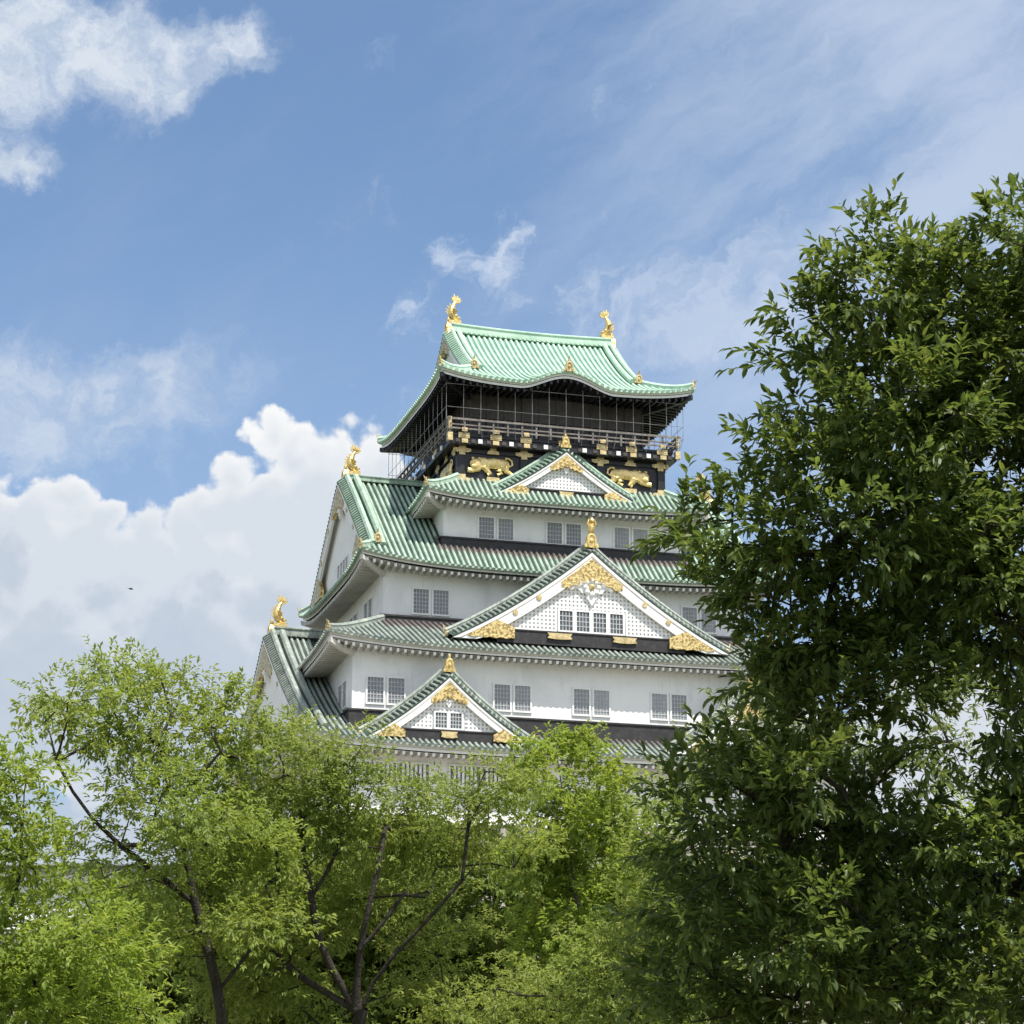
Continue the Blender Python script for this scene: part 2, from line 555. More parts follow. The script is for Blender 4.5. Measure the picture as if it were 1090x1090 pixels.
def leaf_mat(name, dark, light, yellow, yel_amt=.25, trans=.4, rough=.45, tcol=None, clump=.7):
    m, g, b = new_mat(name)
    geo = g.new('ShaderNodeNewGeometry')
    tc = g.new('ShaderNodeTexCoord')
    r = geo.outputs['Random Per Island']
    n = g.noise(tc.outputs['Object'], clump, 3, .6)
    col = g.mix(g.sstep(g.add(g.mul(r, .6), g.mul(n, .7)), .35, .95), dark, light)
    n2 = g.noise(tc.outputs['Object'], clump * .6, 3, .6, 1.0)
    col = g.mix(g.mul(g.sstep(g.add(n2, g.mul(r, .25)), .55, .85), yel_amt), col, yellow)
    g.t.links.new(col, b.inputs['Base Color'])
    b.inputs['Roughness'].default_value = rough
    b.inputs['Specular IOR Level'].default_value = .3
    tr = g.new('ShaderNodeBsdfTranslucent')
    hs = g.new('ShaderNodeHueSaturation')
    hs.inputs['Hue'].default_value = .485
    hs.inputs['Saturation'].default_value = 1.1
    hs.inputs['Value'].default_value = tcol or 1.5
    g.t.links.new(col, hs.inputs['Color'])
    g.t.links.new(hs.outputs[0], tr.inputs['Color'])
    mx = g.new('ShaderNodeMixShader')
    mx.inputs[0].default_value = trans
    g.t.links.new(b.outputs[0], mx.inputs[1])
    g.t.links.new(tr.outputs[0], mx.inputs[2])
    out = [x for x in g.t.nodes if x.type == 'OUTPUT_MATERIAL'][0]
    g.t.links.new(mx.outputs[0], out.inputs['Surface'])
    return m


# ------------------------------------------------------------------ ground
GZ = -1.65
CX, CY, CROT = 1.591, 200.0, 0.2793        # castle position and turn
cc, cs = math.cos(CROT), math.sin(CROT)


def c2w(x, y):
    return cc * x - cs * y + CX, cs * x + cc * y + CY


def ground_z(x, y):
    """flat park, rising into the castle's terrace"""
    d = max(abs((x - CX)) - 55, abs(y - CY) - 62)
    t = min(max(1 - d / 40.0, 0), 1)
    t = t * t * (3 - 2 * t)
    return GZ + 13.0 * t


def build_ground():
    xs = np.concatenate([[-6000, -2500, -1000, -400], np.linspace(-200, 200, 61), [400, 1000, 2500, 6000]])
    ys = np.concatenate([[-6000, -2000, -600, -150], np.linspace(-40, 360, 61), [600, 1200, 3000, 8000]])
    P = np.array([[(x, y, ground_z(x, y) + (0.25 * math.sin(x * .21 + 1) * math.cos(y * .17) if y > 18 else 0)) for x in xs] for y in ys])
    mb = MB()
    mb.grid(P)
    o = mb.build('ground', M['grass'], smooth=True)
    tag(o, kind='structure')


build_ground()


def build_court():
    xs = np.linspace(CX - 54, CX + 54, 28); ys = np.linspace(CY - 61, CY + 61, 30)
    mb = MB()
    mb.grid(np.array([[(x, y, GZ + 13.0 + .30) for x in xs] for y in ys]))
    o = mb.build('courtyard', noisy('gravel', (.40, .375, .33), (.30, .28, .25), .8, .95, bump=.4, bscale=20))
    tag(o, kind='structure')


build_court()

# ------------------------------------------------------------------ castle keep
ZB = 11.3
castle = empty('castle_keep', (CX, CY, ZB), CROT)
tag(castle, 'tall white castle keep with tiered green copper roofs and gold ornaments above the treetops', 'castle')
COFF = (0, 0, ZB)


def cpart(mb, name, mats, parent=None, smooth=False):
    return mb.build(name, mats, parent or castle, COFF if (parent is None or parent.get('_c', 1)) else (0, 0, 0), smooth)


class Roof:
    def __init__(s, ax, ay, ze, a, b, L, ix, iy, gx=None, sx=1.0, sy=1.0, bump=None, thick=0.55, pitch=.46):
        s.__dict__.update(locals())

    def xy(s, side, u, d):
        if side == 'F': return u, -(s.ay - d)
        if side == 'B': return u, s.ay - d
        if side == 'L': return -(s.ax - d), u
        return s.ax - d, u

    def half(s, side): return s.ax if side in 'FB' else s.ay

    def z(s, side, u, d):
        x, y = s.xy(side, u, d)
        df = d if side in 'FB' else d * s.sy / s.sx
        h = s.a * df + s.b * df * df
        h += s.L * (min(abs(x) / s.ax, 1.03) ** 4) * (min(abs(y) / s.ay, 1.03) ** 4)
        if s.bump and side in 'FB':
            H, w, fd = s.bump
            if abs(u) < w and d < fd:
                t = abs(u) / w
                f = 0.5 * (1 + math.cos(math.pi * t))
                f = f ** 0.85
                h += H * f * (1 - (d / fd)) ** 1.3
        return s.ze + h

    def P(s, side, u, d, dz=0.0):
        x, y = s.xy(side, u, d)
        return (x, y, s.z(side, u, d) + dz)

    def ratio(s, side): return s.sx / s.sy if side in 'FB' else s.sy / s.sx

    def dmax(s, side, u=None):
        if side in 'FB':
            full = s.ay if s.gx else s.ay - s.iy
        else:
            full = (s.ax - s.gx + .9) if s.gx else s.ax - s.ix
        if u is None:
            return full
        au = abs(u)
        if side in 'FB' and s.gx and au < s.gx:
            if au < s.ix:
                return min(full, s.ay - s.iy + .15)
            return full
        hip = (s.half(side) - au) / s.ratio(side)
        return max(min(full, hip), 0.05)

    def wear(s, side, u, d):
        if side in 'FB' and abs(u) < s.ix + .5 and d < s.ay - s.iy + .4:
            return float(np.clip((d / (s.ay - s.iy) - .25) / .75, 0, 1))
        if side in 'LR' and not s.gx and abs(u) < s.iy + 1:
            return float(np.clip((d / (s.ax - s.ix) - .25) / .75, 0, 1))
        return 0.0


def make_roof(rf, name, m_rib, m_bed, m_trim, m_soffit, wear=1.0, label=None, m_raft=None):
    mb = MB()
    nd = 10
    for side in 'FLRB':
        H = rf.half(side)
        full = rf.dmax(side)
        ds = np.linspace(0, full, nd)
        if rf.gx and side in 'FB':
            dj = (rf.ax - rf.gx) * rf.sy / rf.sx
            ds = np.unique(np.concatenate([ds, [dj]]))
        nu = 61 if side in 'FB' else 31
        rows = []; wr = []
        for d in ds:
            hw = H - d * rf.ratio(side)
            if rf.gx and side in 'FB':
                hw = max(hw, rf.gx)
            us = np.linspace(-hw, hw, nu)
            rows.append([rf.P(side, u, d) for u in us]); wr.append([rf.wear(side, u, d) * wear for u in us])
        mb.grid(np.array(rows), 1, np.array(wr))
        # round tile rows
        if side != 'B':
            n = int(H / rf.pitch)
            for i in range(-n, n + 1):
                u = i * rf.pitch
                if abs(u) > H - .12: continue
                dm = rf.dmax(side, u)
                if dm < .2: continue
                k = 9 if dm > 4 else 6
                if rf.bump and abs(u) < rf.bump[1]: k = 12
                dd = np.linspace(-0.10, dm, k)
                path = np.array([rf.P(side, u, d, .02) for d in dd])
                tdir = nrm(np.gradient(path, axis=0))
                side_v = np.array([1.0, 0, 0]) if side in 'FB' else np.array([0, 1.0, 0])
                up = nrm(np.cross(tdir, side_v)); up *= np.sign(up[:, 2:3])
                an = np.linspace(0, np.pi, 6)
                rr = .125
                Pg = path[:, None, :] + rr * (np.cos(an)[None, :, None] * side_v + 1.15 * np.sin(an)[None, :, None] * up[:, None, :])
                w = np.array([[rf.wear(side, u, max(d, 0)) * wear] * 6 for d in dd])
                b0 = mb.n
                mb.grid(Pg, 0, w)
                mb.f.append(tuple(b0 + q for q in range(6))); mb.m.append(0)
                # round end tile at the eave
                if rf is not None:
                    c = path[0] - tdir[0] * .03 + up[0] * .01
                    an2 = np.linspace(0, 2 * np.pi, 8, endpoint=False)
                    ring = c + .14 * (np.cos(an2)[:, None] * side_v + np.sin(an2)[:, None] * up[0])
                    b1 = mb.n
                    ring2 = ring + tdir[0] * .12
                    mb.add(np.concatenate([ring, ring2]), [tuple(range(8))] + [(q, (q + 1) % 8, 8 + (q + 1) % 8, 8 + q) for q in range(8)], 0)
    roof = mb.build(name, [m_rib, m_bed], castle, COFF)
    if label: roof['label'] = label
    # fascia and soffit with rafters
    fb = MB(); rb = MB()
    t = rf.thick
    for side in 'FLRB':
        H = rf.half(side)
        us = np.linspace(-H, H, 81)
        inn = (rf.ay - rf.iy) if side in 'FB' else (rf.ax - rf.ix)
        # pan tiles' drip edge and white fascia boards in two steps
        def strip(d0, z0, d1, z1, mat):
            hw = lambda d: (H - d) / H
            a = [rf.P(side, u * hw(d0), max(d0, 0), 0) for u in us]
            pts0 = np.array(a) + (0, 0, z0)
            b = [rf.P(side, u * hw(d1), max(d1, 0), 0) for u in us]
            pts1 = np.array(b) + (0, 0, z1)
            pts0[:, :2] = [rf.xy(side, u * hw(d0), d0) for u in us]
            pts1[:, :2] = [rf.xy(side, u * hw(d1), d1) for u in us]
            fb.grid(np.array([pts0, pts1]), mat)
        strip(-.06, .03, -.06, -.12, 1)
        strip(-.06, -.12, .20, -.14, 1)
        strip(.20, -.14, .20, -.30, 0)
        strip(.20, -.30, .27, -.30, 0)
        strip(.27, -.30, .27, -.35, 2)
        strip(.27, -.35, .23, -.36, 0)
        strip(.23, -.36, .23, -t, 0)
        # soffit sheet up to the wall
        rows = []
        for d in np.linspace(.23, inn + .1, 5):
            hw = (H - d * rf.ratio(side)) / H
            row = []
            for u in us:
                x, y = rf.xy(side, u * hw, d)
                zz = rf.z(side, u, 0) - t + .02
                if d > .23:
                    zz = rf.ze - t + .02 + (rf.z(side, u, 0) - rf.ze) * max(0, 1 - (d / inn) * .7) + .12 * (d - .12)
                row.append((x, y, zz))
            rows.append(row)
        fb.grid(np.array(rows), 2)
        if side == 'B': continue
        n = int(H / .55)
        sv = np.array([1.0, 0, 0]) if side in 'FB' else np.array([0, 1.0, 0])
        for i in range(-n, n + 1):
            u = (i + .5) * .55
            if abs(u) > H - .35: continue
            dm = min(inn, (H - abs(u)) / rf.ratio(side) * .98)
            if dm < .3: continue
            path = []
            for d in (.30, .30 + (dm - .30) * .5, dm):
                x, y = rf.xy(side, u, d)
                zz = rf.ze - t + (rf.z(side, u, 0) - rf.ze) * max(0, 1 - (d / inn) * .7) + .12 * (d - .12)
                path.append((x, y, zz))
            rb.sweep(path, sv, (0, 0, 1), [(-.085, -.21), (.085, -.21), (.085, .03), (-.085, .03)], 0)
            rb.sweep([np.array(path[0]) - nrm(np.array(path[1]) - np.array(path[0])) * .03, path[0]], sv, (0, 0, 1), [(-.095, -.22), (.095, -.22), (.095, .03), (-.095, .03)], 1)
        # corner beam
    for sxn in (-1, 1):
        for syn in (-1, 1):
            z0 = rf.ze + rf.L - t
            p0 = np.array([sxn * (rf.ax - .15), syn * (rf.ay - .15), z0 - .05])
            p1 = np.array([sxn * rf.ix, syn * rf.iy, rf.ze - t + .1])
            sv = nrm(np.array([-(p1 - p0)[1], (p1 - p0)[0], 0]))
            rb.sweep([p0, (p0 + p1) / 2 - (0, 0, .1), p1], sv, (0, 0, 1), [(-.16, -.32), (.16, -.32), (.16, .05), (-.16, .05)], 0)
    e = fb.build('eave_board', [m_trim, m_rib, m_soffit], roof)
    e.parent = roof
    for vv in (e,):
        vv.data.transform(Matrix.Translation((0, 0, -ZB)))
    r = rb.build('rafters', [m_raft or m_soffit, m_raft or (m_soffit if m_soffit is M['black'] else m_trim)], roof)
    r.data.transform(Matrix.Translation((0, 0, -ZB)))
    return roof


def sub(mb, name, mats, parent, smooth=False):
    """a sub-part built in castle coordinates (its parent part sits at the castle origin)"""
    return mb.build(name, mats, parent, COFF, smooth)


RIDGE = [(-.26, -.1), (.26, -.1), (.26, .25), (.20, .27), (.20, .52), (.28, .54), (.28, .62), (.14, .74), (-.14, .74), (-.28, .62), (-.28, .54), (-.20, .52), (-.20, .27), (-.26, .25)]


def scale_prof(p, sx, sy): return [(a * sx, b * sy) for a, b in p]


def disc_poly(fn, c, r, n=10):
    return [fn(c[0] + r * math.cos(2 * math.pi * i / n), c[1] + r * math.sin(2 * math.pi * i / n)) for i in range(n)]


class Frame:
    """local frame: s across, n outwards, z up"""
    def __init__(s, ox, oy, sdir, ndir):
        s.o = np.array([ox, oy, 0.0]); s.s = np.array([sdir[0], sdir[1], 0.0]); s.nd = np.array([ndir[0], ndir[1], 0.0])

    def __call__(s, a, n, z):
        return s.o + s.s * a + s.nd * n + np.array([0, 0, z])


def extrude(mb, fr, poly, n0, n1, mat=0):
    """flat polygon [(s, z)] between two depths"""
    k = len(poly)
    A = [fr(p[0], n0, p[1]) for p in poly] + [fr(p[0], n1, p[1]) for p in poly]
    F = [tuple(range(k)), tuple(range(2 * k - 1, k - 1, -1))] + [(i, (i + 1) % k, k + (i + 1) % k, k + i) for i in range(k)]
    mb.add(A, F, mat)


def extrude_strip(mb, fr, S, lo, hi, n0, n1, mat=0):
    """strip between two curves lo(s), hi(s), as quads, with thickness"""
    A = []
    for q, s_ in enumerate(S):
        A.append([fr(s_, n0, lo[q]), fr(s_, n1, lo[q]), fr(s_, n1, hi[q]), fr(s_, n0, hi[q])])
    mb.grid(np.array(A), mat, None, True)
    k = len(S)
    mb.add([A[0][0], A[0][1], A[0][2], A[0][3]], [(0, 1, 2, 3)], mat)
    mb.add([A[-1][0], A[-1][1], A[-1][2], A[-1][3]], [(0, 1, 2, 3)], mat)


def oni(mb, fr, s0, n0, z0, w, h, hole=True, mat=0):
    """gold ridge-end plate: an arch with a curled foot on both sides and a rounded boss on top"""
    out = []
    for i in range(13):
        t = math.pi * i / 12
        out.append((s0 + w * .36 * math.cos(t), z0 + h * .42 + h * .36 * math.sin(t)))
    poly = [(s0 + w * .5, z0), (s0 + w * .55, z0 + h * .14), (s0 + w * .42, z0 + h * .22)] + out + [(s0 - w * .42, z0 + h * .22), (s0 - w * .55, z0 + h * .14), (s0 - w * .5, z0)]
    extrude(mb, fr, poly, n0, n0 + w * .28, mat)
    # raised arch rim
    S = []
    for i in range(13):
        t = math.pi * i / 12
        S.append(fr(s0 + w * .27 * math.cos(t), n0 + w * .3, z0 + h * .40 + h * .27 * math.sin(t)))
    S = [fr(s0 + w * .27, n0 + w * .3, z0 + .05 * h)] + S + [fr(s0 - w * .27, n0 + w * .3, z0 + .05 * h)]
    mb.tube(np.array(S), w * .075, 6, mat)
    mb.ell(fr(s0, n0 + w * .3, z0 + h * .36), (w * .15, w * .15, h * .13), mat, 8, 6)
    mb.ell(fr(s0, n0 + w * .14, z0 + h * .86), (w * .13, w * .13, h * .15), mat, 8, 6)


def gable(fr, zc, W, bw, zbase, name, m_rib, m_bed, windows=0, win=(1.2, 1.5), wall_n=-.42, slopes=None, bosses=(), base_band=True, gold_foot=True, lat=.31, oni_size=(1.2, 1.7), tall=False, label=None, zf=None, ridge_top=True, band_h=.62, foot_oni=True, lat_on=True, vw=.84, bar=1.0):
    """gable with verge tiles, descending ridges, barge boards, lattice and gold fittings.
    zc(s): rake height for |s| <= W; fr: frame whose n = 0 plane is the verge"""
    mb = MB()
    N = 25
    S = np.linspace(0, W, N)
    Z = np.array([zc(s) for s in S])
    dS = np.gradient(S); dZ = np.gradient(Z)
    ln = np.hypot(dS, dZ)
    ts, tz = dS / ln, dZ / ln               # tangent going down
    ns_, nz_ = -tz, ts                      # normal, up and out
    for sg in (-1, 1):
        A = lambda n, o: np.array([fr(sg * (S[i] + ns_[i] * o), n, Z[i] + nz_[i] * o) for i in range(N)])
        # verge bed that tips outwards
        mb.grid(np.array([A(-vw, .36), A(.03, -.10), A(.03, -.22), A(-.05, -.24)]), 1)
        # roof sheet behind it
        if slopes:
            mb.grid(np.array([A(-vw + .1, .12), A(-slopes, .12)]), 1)
            k = int(slopes / .42)
            for q in range(2, k):
                mb.sweep(A(-.42 * q, .14), fr.nd, (0, 0, 1), [(-.12, 0), (-.08, .10), (0, .14), (.08, .10), (.12, 0)], 0)
        # verge tiles
        L = np.concatenate([[0], np.cumsum(np.hypot(np.diff(S), np.diff(Z)))])
        cnt = int(L[-1] / .40)
        for q in range(cnt):
            l = (q + .5) * .40
            s_ = np.interp(l, L, S); z_ = np.interp(l, L, Z)
            a = np.interp(l, L, ts); b = np.interp(l, L, tz)
            nn = (-b, a)
            pth = [fr(sg * (s_ + nn[0] * o), n, z_ + nn[1] * o) for n, o in ((-vw + .02, .37), (-vw * .42, .16), (.06, -.09))]
            side = fr.s * sg * a + np.array([0, 0, b])
            up = fr.s * sg * nn[0] + np.array([0, 0, nn[1]])
            mb.sweep(pth, side, up, [(-.085, -.03), (-.065, .08), (0, .12), (.065, .08), (.085, -.03)], 0)
        # descending ridge
        side = fr.nd
        upv = np.array([fr.s * sg * ns_[i] + np.array([0, 0, nz_[i]]) for i in range(N)])
        if not slopes:
            mb.sweep(A(-vw - .14 - .78 * bar, .10), side, upv, scale_prof([(-.24, 0), (.24, 0), (.24, .34), (.28, .36), (.14, .54), (-.14, .54), (-.28, .36), (-.24, .34)], bar, bar), 0)
        mb.sweep(A(-vw - .14, .10), side, upv, scale_prof([(-.20, 0), (.20, 0), (.20, .40), (.24, .42), (.12, .60), (-.12, .60), (-.24, .42), (-.20, .40)], bar, bar), 0)
    if ridge_top and slopes:
        pth = np.array([fr(0, n, Z[0] + .18) for n in (-.3, -slopes * .5, -slopes)])
        mb.sweep(pth, fr.s, (0, 0, 1), scale_prof(RIDGE, .8, .7), 0)
    root = mb.build(name, [m_rib, m_bed], castle, COFF)
    if label: root['label'] = label
    # barge boards
    bb = MB()
    for sg in (-1, 1):
        lo = lambda o: (S + ns_ * o) * sg
        def band(o0, o1, n0, n1, mat=0):
            Q = []
            for i in range(N):
                p = [fr(max(S[i] + ns_[i] * o, 0) * sg if i < 2 else (S[i] + ns_[i] * o) * sg, n, max(Z[i] + nz_[i] * o, Z[-1] - .22)) for n, o in ((n0, o0), (n1, o0), (n1, o1), (n0, o1))]
                if i == 0:
                    cz = [Z[0] + o / max(nz_[0], .3) for o in (o0, o0, o1, o1)]
                    p = [fr(0, n, z_) for n, z_ in zip((n0, n1, n1, n0), cz)]
                Q.append(p)
            bb.grid(np.array(Q), mat, None, True)
            bb.add(Q[-1], [(0, 1, 2, 3)], mat)
        band(-.22, -.14 - bw, -.22, -.05)
        band(-.22, -.22 - bw * .22, -.05, .01)
        band(-.14 - bw * .88, -.14 - bw, -.05, -.01)
        # soffit of the verge
        bb.grid(np.array([[fr(S[i] * sg, n, Z[i] - .28) for i in range(N)] for n in (-.15, wall_n - .3)]), 0)
    sub(bb, 'barge_board', M['trim'], root)
    # panel and lattice
    zlow = lambda s: zc(abs(s)) - (.10 + bw) * math.sqrt(1 + slope_at(abs(s)) ** 2)
    def slope_at(s):
        return (zc(min(s + .05, W)) - zc(max(s - .05, 0))) / (min(s + .05, W) - max(s - .05, 0))
    pb = MB()
    SS = np.linspace(-W, W, 61)
    SS = np.array([s for s in SS if zc(abs(s)) - .2 > zbase])
    extrude_strip(pb, fr, SS, [zbase - .1] * len(SS), [zc(abs(s)) - .14 for s in SS], wall_n - .1, wall_n, 1)
    inside = np.array([s for s in np.linspace(0, W, 400) if zlow(s) > zbase + .02])
    smax = inside.max() if len(inside) else W * .5
    ww, wh = win
    wx = windows * ww * .5 + .15 * (windows > 0)
    wz0 = zbase + .12
    if lat_on:
        n = int(smax / lat)
        for i in range(-n, n + 1):
            s = i * lat
            top = zlow(s) + .08
            bot = zbase
            if windows and abs(s) < wx: bot = wz0 + wh + .1
            if top - bot > .05:
                extrude(pb, fr, [(s - .075, bot), (s + .075, bot), (s + .075, top), (s - .075, top)], wall_n, wall_n + .085, 0)
        z = zbase + .10
        while z < zc(0) - bw:
            cand = [s for s in inside if zlow(s) > z - .05]
            if not cand: break
            sm = max(cand) + .06
            if windows and wz0 - .1 < z < wz0 + wh + .15:
                for a, b in ((-sm, -wx), (wx, sm)):
                    if b > a:
                        extrude(pb, fr, [(a, z - .07), (b, z - .07), (b, z + .07), (a, z + .07)], wall_n, wall_n + .075, 0)
            else:
                extrude(pb, fr, [(-sm, z - .07), (sm, z - .07), (sm, z + .07), (-sm, z + .07)], wall_n, wall_n + .075, 0)
            z += lat
    sub(pb, 'lattice_panel', [M['lattice'], M['lattice_back_shaded'] if lat_on else M['lattice']], root)
    for i in range(windows):
        c = (i - (windows - 1) / 2) * ww
        wb = MB()
        a, b = c - ww * .38, c + ww * .38
        z0, z1 = wz0 + .05, wz0 + wh
        extrude(wb, fr, [(a, z0), (b, z0), (b, z1), (a, z1)], wall_n, wall_n + .03, 0)
        for q in range(1, 4):
            x = a + (b - a) * q / 4
            extrude(wb, fr, [(x - .03, z0), (x + .03, z0), (x + .03, z1), (x - .03, z1)], wall_n + .03, wall_n + .06, 1)
        for q in range(1, 4):
            z = z0 + (z1 - z0) * q / 4
            extrude(wb, fr, [(a, z - .03), (b, z - .03), (b, z + .03), (a, z + .03)], wall_n + .03, wall_n + .055, 1)
        for (p0, p1, q0, q1) in ((c - ww * .5, a, z0 - .12, z1 + .12), (b, c + ww * .5, z0 - .12, z1 + .12), (a, b, z0 - .12, z0), (a, b, z1, z1 + .12)):
            extrude(wb, fr, [(p0, q0), (p1, q0), (p1, q1), (p0, q1)], wall_n, wall_n + .11, 2)
        sub(wb, 'window', [M['darkpane'], M['grille'], M['white']], root)
    # dark base band
    if base_band:
        kb = MB()
        sm = smax * 1.04
        extrude(kb, fr, [(-sm, zbase - band_h), (sm, zbase - band_h), (sm, zbase - .02), (-sm, zbase - .02)], wall_n - .1, wall_n + .2, 0)
        extrude(kb, fr, [(-sm, zbase - .1), (sm, zbase - .1), (sm, zbase), (-sm, zbase)], wall_n + .2, wall_n + .26, 0)
        sub(kb, 'base_band', M['band'], root)
    # gold fittings
    gb = MB()
    if base_band:
        pos = (-.36 * smax, .36 * smax) if W > 8 else (0,)
        for s in pos:
            w = .075 * W + .15
            zz = zbase - .34
            poly = [(s - w, zz - .2), (s - w * .4, zz - .27), (s + w * .4, zz - .27), (s + w, zz - .2), (s + w * .85, zz), (s + w, zz + .2), (s - w, zz + .2), (s - w * .85, zz)]
            g1 = MB()
            extrude(g1, fr, poly, wall_n + .27, wall_n + .36, 0)
            sub(g1, 'gold_plate', M['gold_dull'], root)
    if gold_foot:
        z0 = (zf if zf is not None else Z[-1]) + .02
        for sg in (-1, 1):
            rim = lambda q: zc(q) - (.24 + bw * .24) * math.sqrt(1 + slope_at(q) ** 2)
            low = [q for q in np.linspace(W * .4, W * .97, 200) if rim(q) > z0 + .04]
            hi_s = max(low)
            lo_s = hi_s - W * .33
            pk = lo_s + W * .12
            SQ = np.linspace(lo_s, hi_s, 14)
            top = [min(rim(q), z0 + .07 * W + (rim(pk) - z0 - .07 * W) * max(0, (q - lo_s) / (pk - lo_s))) if q < pk else rim(q) for q in SQ]
            g1 = MB()
            extrude_strip(g1, fr, SQ * sg, [z0 - .06 + .05 * math.sin(q * 2.1) for q in range(14)], top, -.30, .02, 0)
            sub(g1, 'foot_filigree', M['filigree'], root)
    # apex filigree
    SQ = np.linspace(0, W * .22, 9)
    for sg in (-1, 1):
        hi = np.array([zc(q) - (.24 + bw * .34) * math.sqrt(1 + slope_at(max(q, .06)) ** 2) for q in SQ])
        th = bw * (1.75 - 1.0 * (SQ / SQ[-1])) * np.array([1, .85, 1, .8, .95, .78, .9, .75, .55])
        extrude_strip(gb, fr, SQ * sg, hi - th, hi, -.30, .02, 0)
    sub(gb, 'apex_filigree', M['filigree'], root)
    for t, sg in [(t, sg) for t in bosses for sg in (-1, 1)]:
        b1 = MB()
        i = int(t * (N - 1))
        o = -.10 - bw * .55
        c = (sg * (S[i] + ns_[i] * o), Z[i] + nz_[i] * o)
        extrude(b1, fr, [(c[0] + .22 * math.cos(q * math.pi / 3), c[1] + .22 * math.sin(q * math.pi / 3)) for q in range(6)], -.05, .03, 0)
        sub(b1, 'gold_boss', M['gold_dull'], root)
    # carved white pendant
    gp = MB()
    zp = zlow(.02) - bw * (1.45 if tall else 1.0)
    rp = bw * (1.25 if tall else .95)
    poly = []
    for i in range(48):
        th = 2 * math.pi * i / 48
        r = rp * (.78 + .22 * math.cos(4 * th)) * (1 + .10 * math.cos(12 * th))
        poly.append((r * math.sin(th) * .95, zp + r * math.cos(th)))
    extrude(gp, fr, poly, -.40, -.16, 0)
    for sg in (-1, 1):      # side scrolls
        pth = [fr(sg * rp * a, -.22, zp + rp * b) for a, b in ((.4, .25), (.75, .2), (1.05, .02), (1.3, -.15), (1.45, -.05), (1.32, .08))]
        gp.tube(pth, [rp * .2, rp * .2, rp * .17, rp * .13, rp * .1, rp * .05], 6, 0)
    for q in range(8):
        th = q * math.pi / 4
        gp.ell(fr(rp * .42 * math.sin(th), -.16, zp + rp * .42 * math.cos(th)), (rp * .17, rp * .17, rp * .17), 0, 8, 6)
    gp.ell(fr(0, -.12, zp), (rp * .2, rp * .2, rp * .2), 1, 8, 6)
    sub(gp, 'carved_pendant', [M['white'], M['gold_dull']], root)
    # ridge-end plate at the apex
    if oni_size:
        ob = MB()
        oni(ob, fr, 0, -.35, Z[0] + .12, oni_size[0], oni_size[1])
        if tall:
            z0 = Z[0] + .12 + oni_size[1]
            ob.ell(fr(0, -.2, z0 + .1), (.30, .30, .55), 0, 10, 7)
            ob.ell(fr(0, -.1, z0 + .62), (.22, .25, .28), 0, 10, 7)
            for sg in (-1, 1):
                ob.tube([fr(sg * .1, -.1, z0 + .1), fr(sg * .34, -.05, z0 + .35), fr(sg * .22, -.05, z0 + .75)], [.12, .09, .04], 6, 0)
        sub(ob, 'ridge_end', M['gold'], root)
    if foot_oni:
        for sg in (-1, 1):
            ob = MB()
            i = N - 1
            zz = Z[i] + .15
            ob.ell(fr(sg * (S[i] + .1), -.95, zz + .12), (.24, .24, .26), 0, 8, 6)
            ob.tube([fr(sg * (S[i] + .05), -.95, zz + .2), fr(sg * (S[i] + .3), -.95, zz + .42), fr(sg * (S[i] + .42), -.95, zz + .75)], [.14, .10, .03], 6, 0)
            sub(ob, 'foot_ornament', M['gold_dull'], root)
    return root


def hip_ridges(rf, run, root, m_rib, corners=((-1, -1), (1, -1), (-1, 1), (1, 1)), inner_oni=False):
    """ridges running up the roof corners, with a gold plate at the low end"""
    for sxn, syn in corners:
        hb = MB()
        pts = []
        for q in np.linspace(0.02, run, 10):
            dx = q * rf.sx / rf.sy
            x, y = sxn * (rf.ax - dx), syn * (rf.ay - q)
            side = 'F' if syn < 0 else 'B'
            pts.append((x, y, rf.z(side, x, q) + .05))
        pts = np.array(pts)
        d = pts[-1] - pts[0]
        sv = nrm(np.array([-d[1], d[0], 0]))
        hb.sweep(pts, sv, (0, 0, 1), [(-.22, -.15), (.22, -.15), (.22, .22), (.26, .24), (.12, .42), (-.12, .42), (-.26, .24), (-.22, .22)], 0)
        sub(hb, 'hip_ridge', m_rib, root)
        ob = MB()
        out = nrm(np.array([pts[0] - pts[-1]])[0] * (1, 1, 0))
        fr = Frame(pts[0][0], pts[0][1], (-out[1], out[0]), (out[0], out[1]))
        oni(ob, fr, 0, -.12, pts[0][2] - .1, .5, .72)
        ob.tube([pts[0] + (0, 0, .35), pts[0] + out * .14 + (0, 0, .5), pts[0] + out * .32 + (0, 0, .66)], [.10, .07, .02], 5, 0)
        sub(ob, 'corner_ornament', M['gold_dull'], root)
        if inner_oni:
            ob = MB()
            p = pts[-1]
            fr = Frame(p[0] - .1 * sxn, p[1] + .25 * syn, (1, 0), (0, syn))
            oni(ob, fr, 0, 0, p[2] - .05, .75, .95)
            ob.tube([fr(0, .1, p[2] + .7), fr(0, .18, p[2] + .9), fr(0, .34, p[2] + 1.02)], [.09, .07, .02], 5, 0)
            sub(ob, 'hip_ornament', M['gold_dull'], root)


# walls --------------------------------------------------------------
def walls(x, y, z0, z1, name='wall', mat='plaster', band=None):
    mb = MB()
    mb.box((-x, -y, z0), (x, y, z1), 0)
    w = mb.build(name, M[mat], castle, COFF)
    if band:
        kb = MB()
        h0, h1, o = band
        kb.box((-x - o, -y - o, h0), (x + o, y + o, h1), 0)
        kb.box((-x - o - .08, -y - o - .08, h1 - .14), (x + o + .08, y + o + .08, h1 - .003), 0)
        kb.box((-x - o - .05, -y - o - .05, h0 + .18), (x + o + .05, y + o + .05, h0 + .30), 0)
        sub(kb, 'base_band', M['band'], w)
    return w


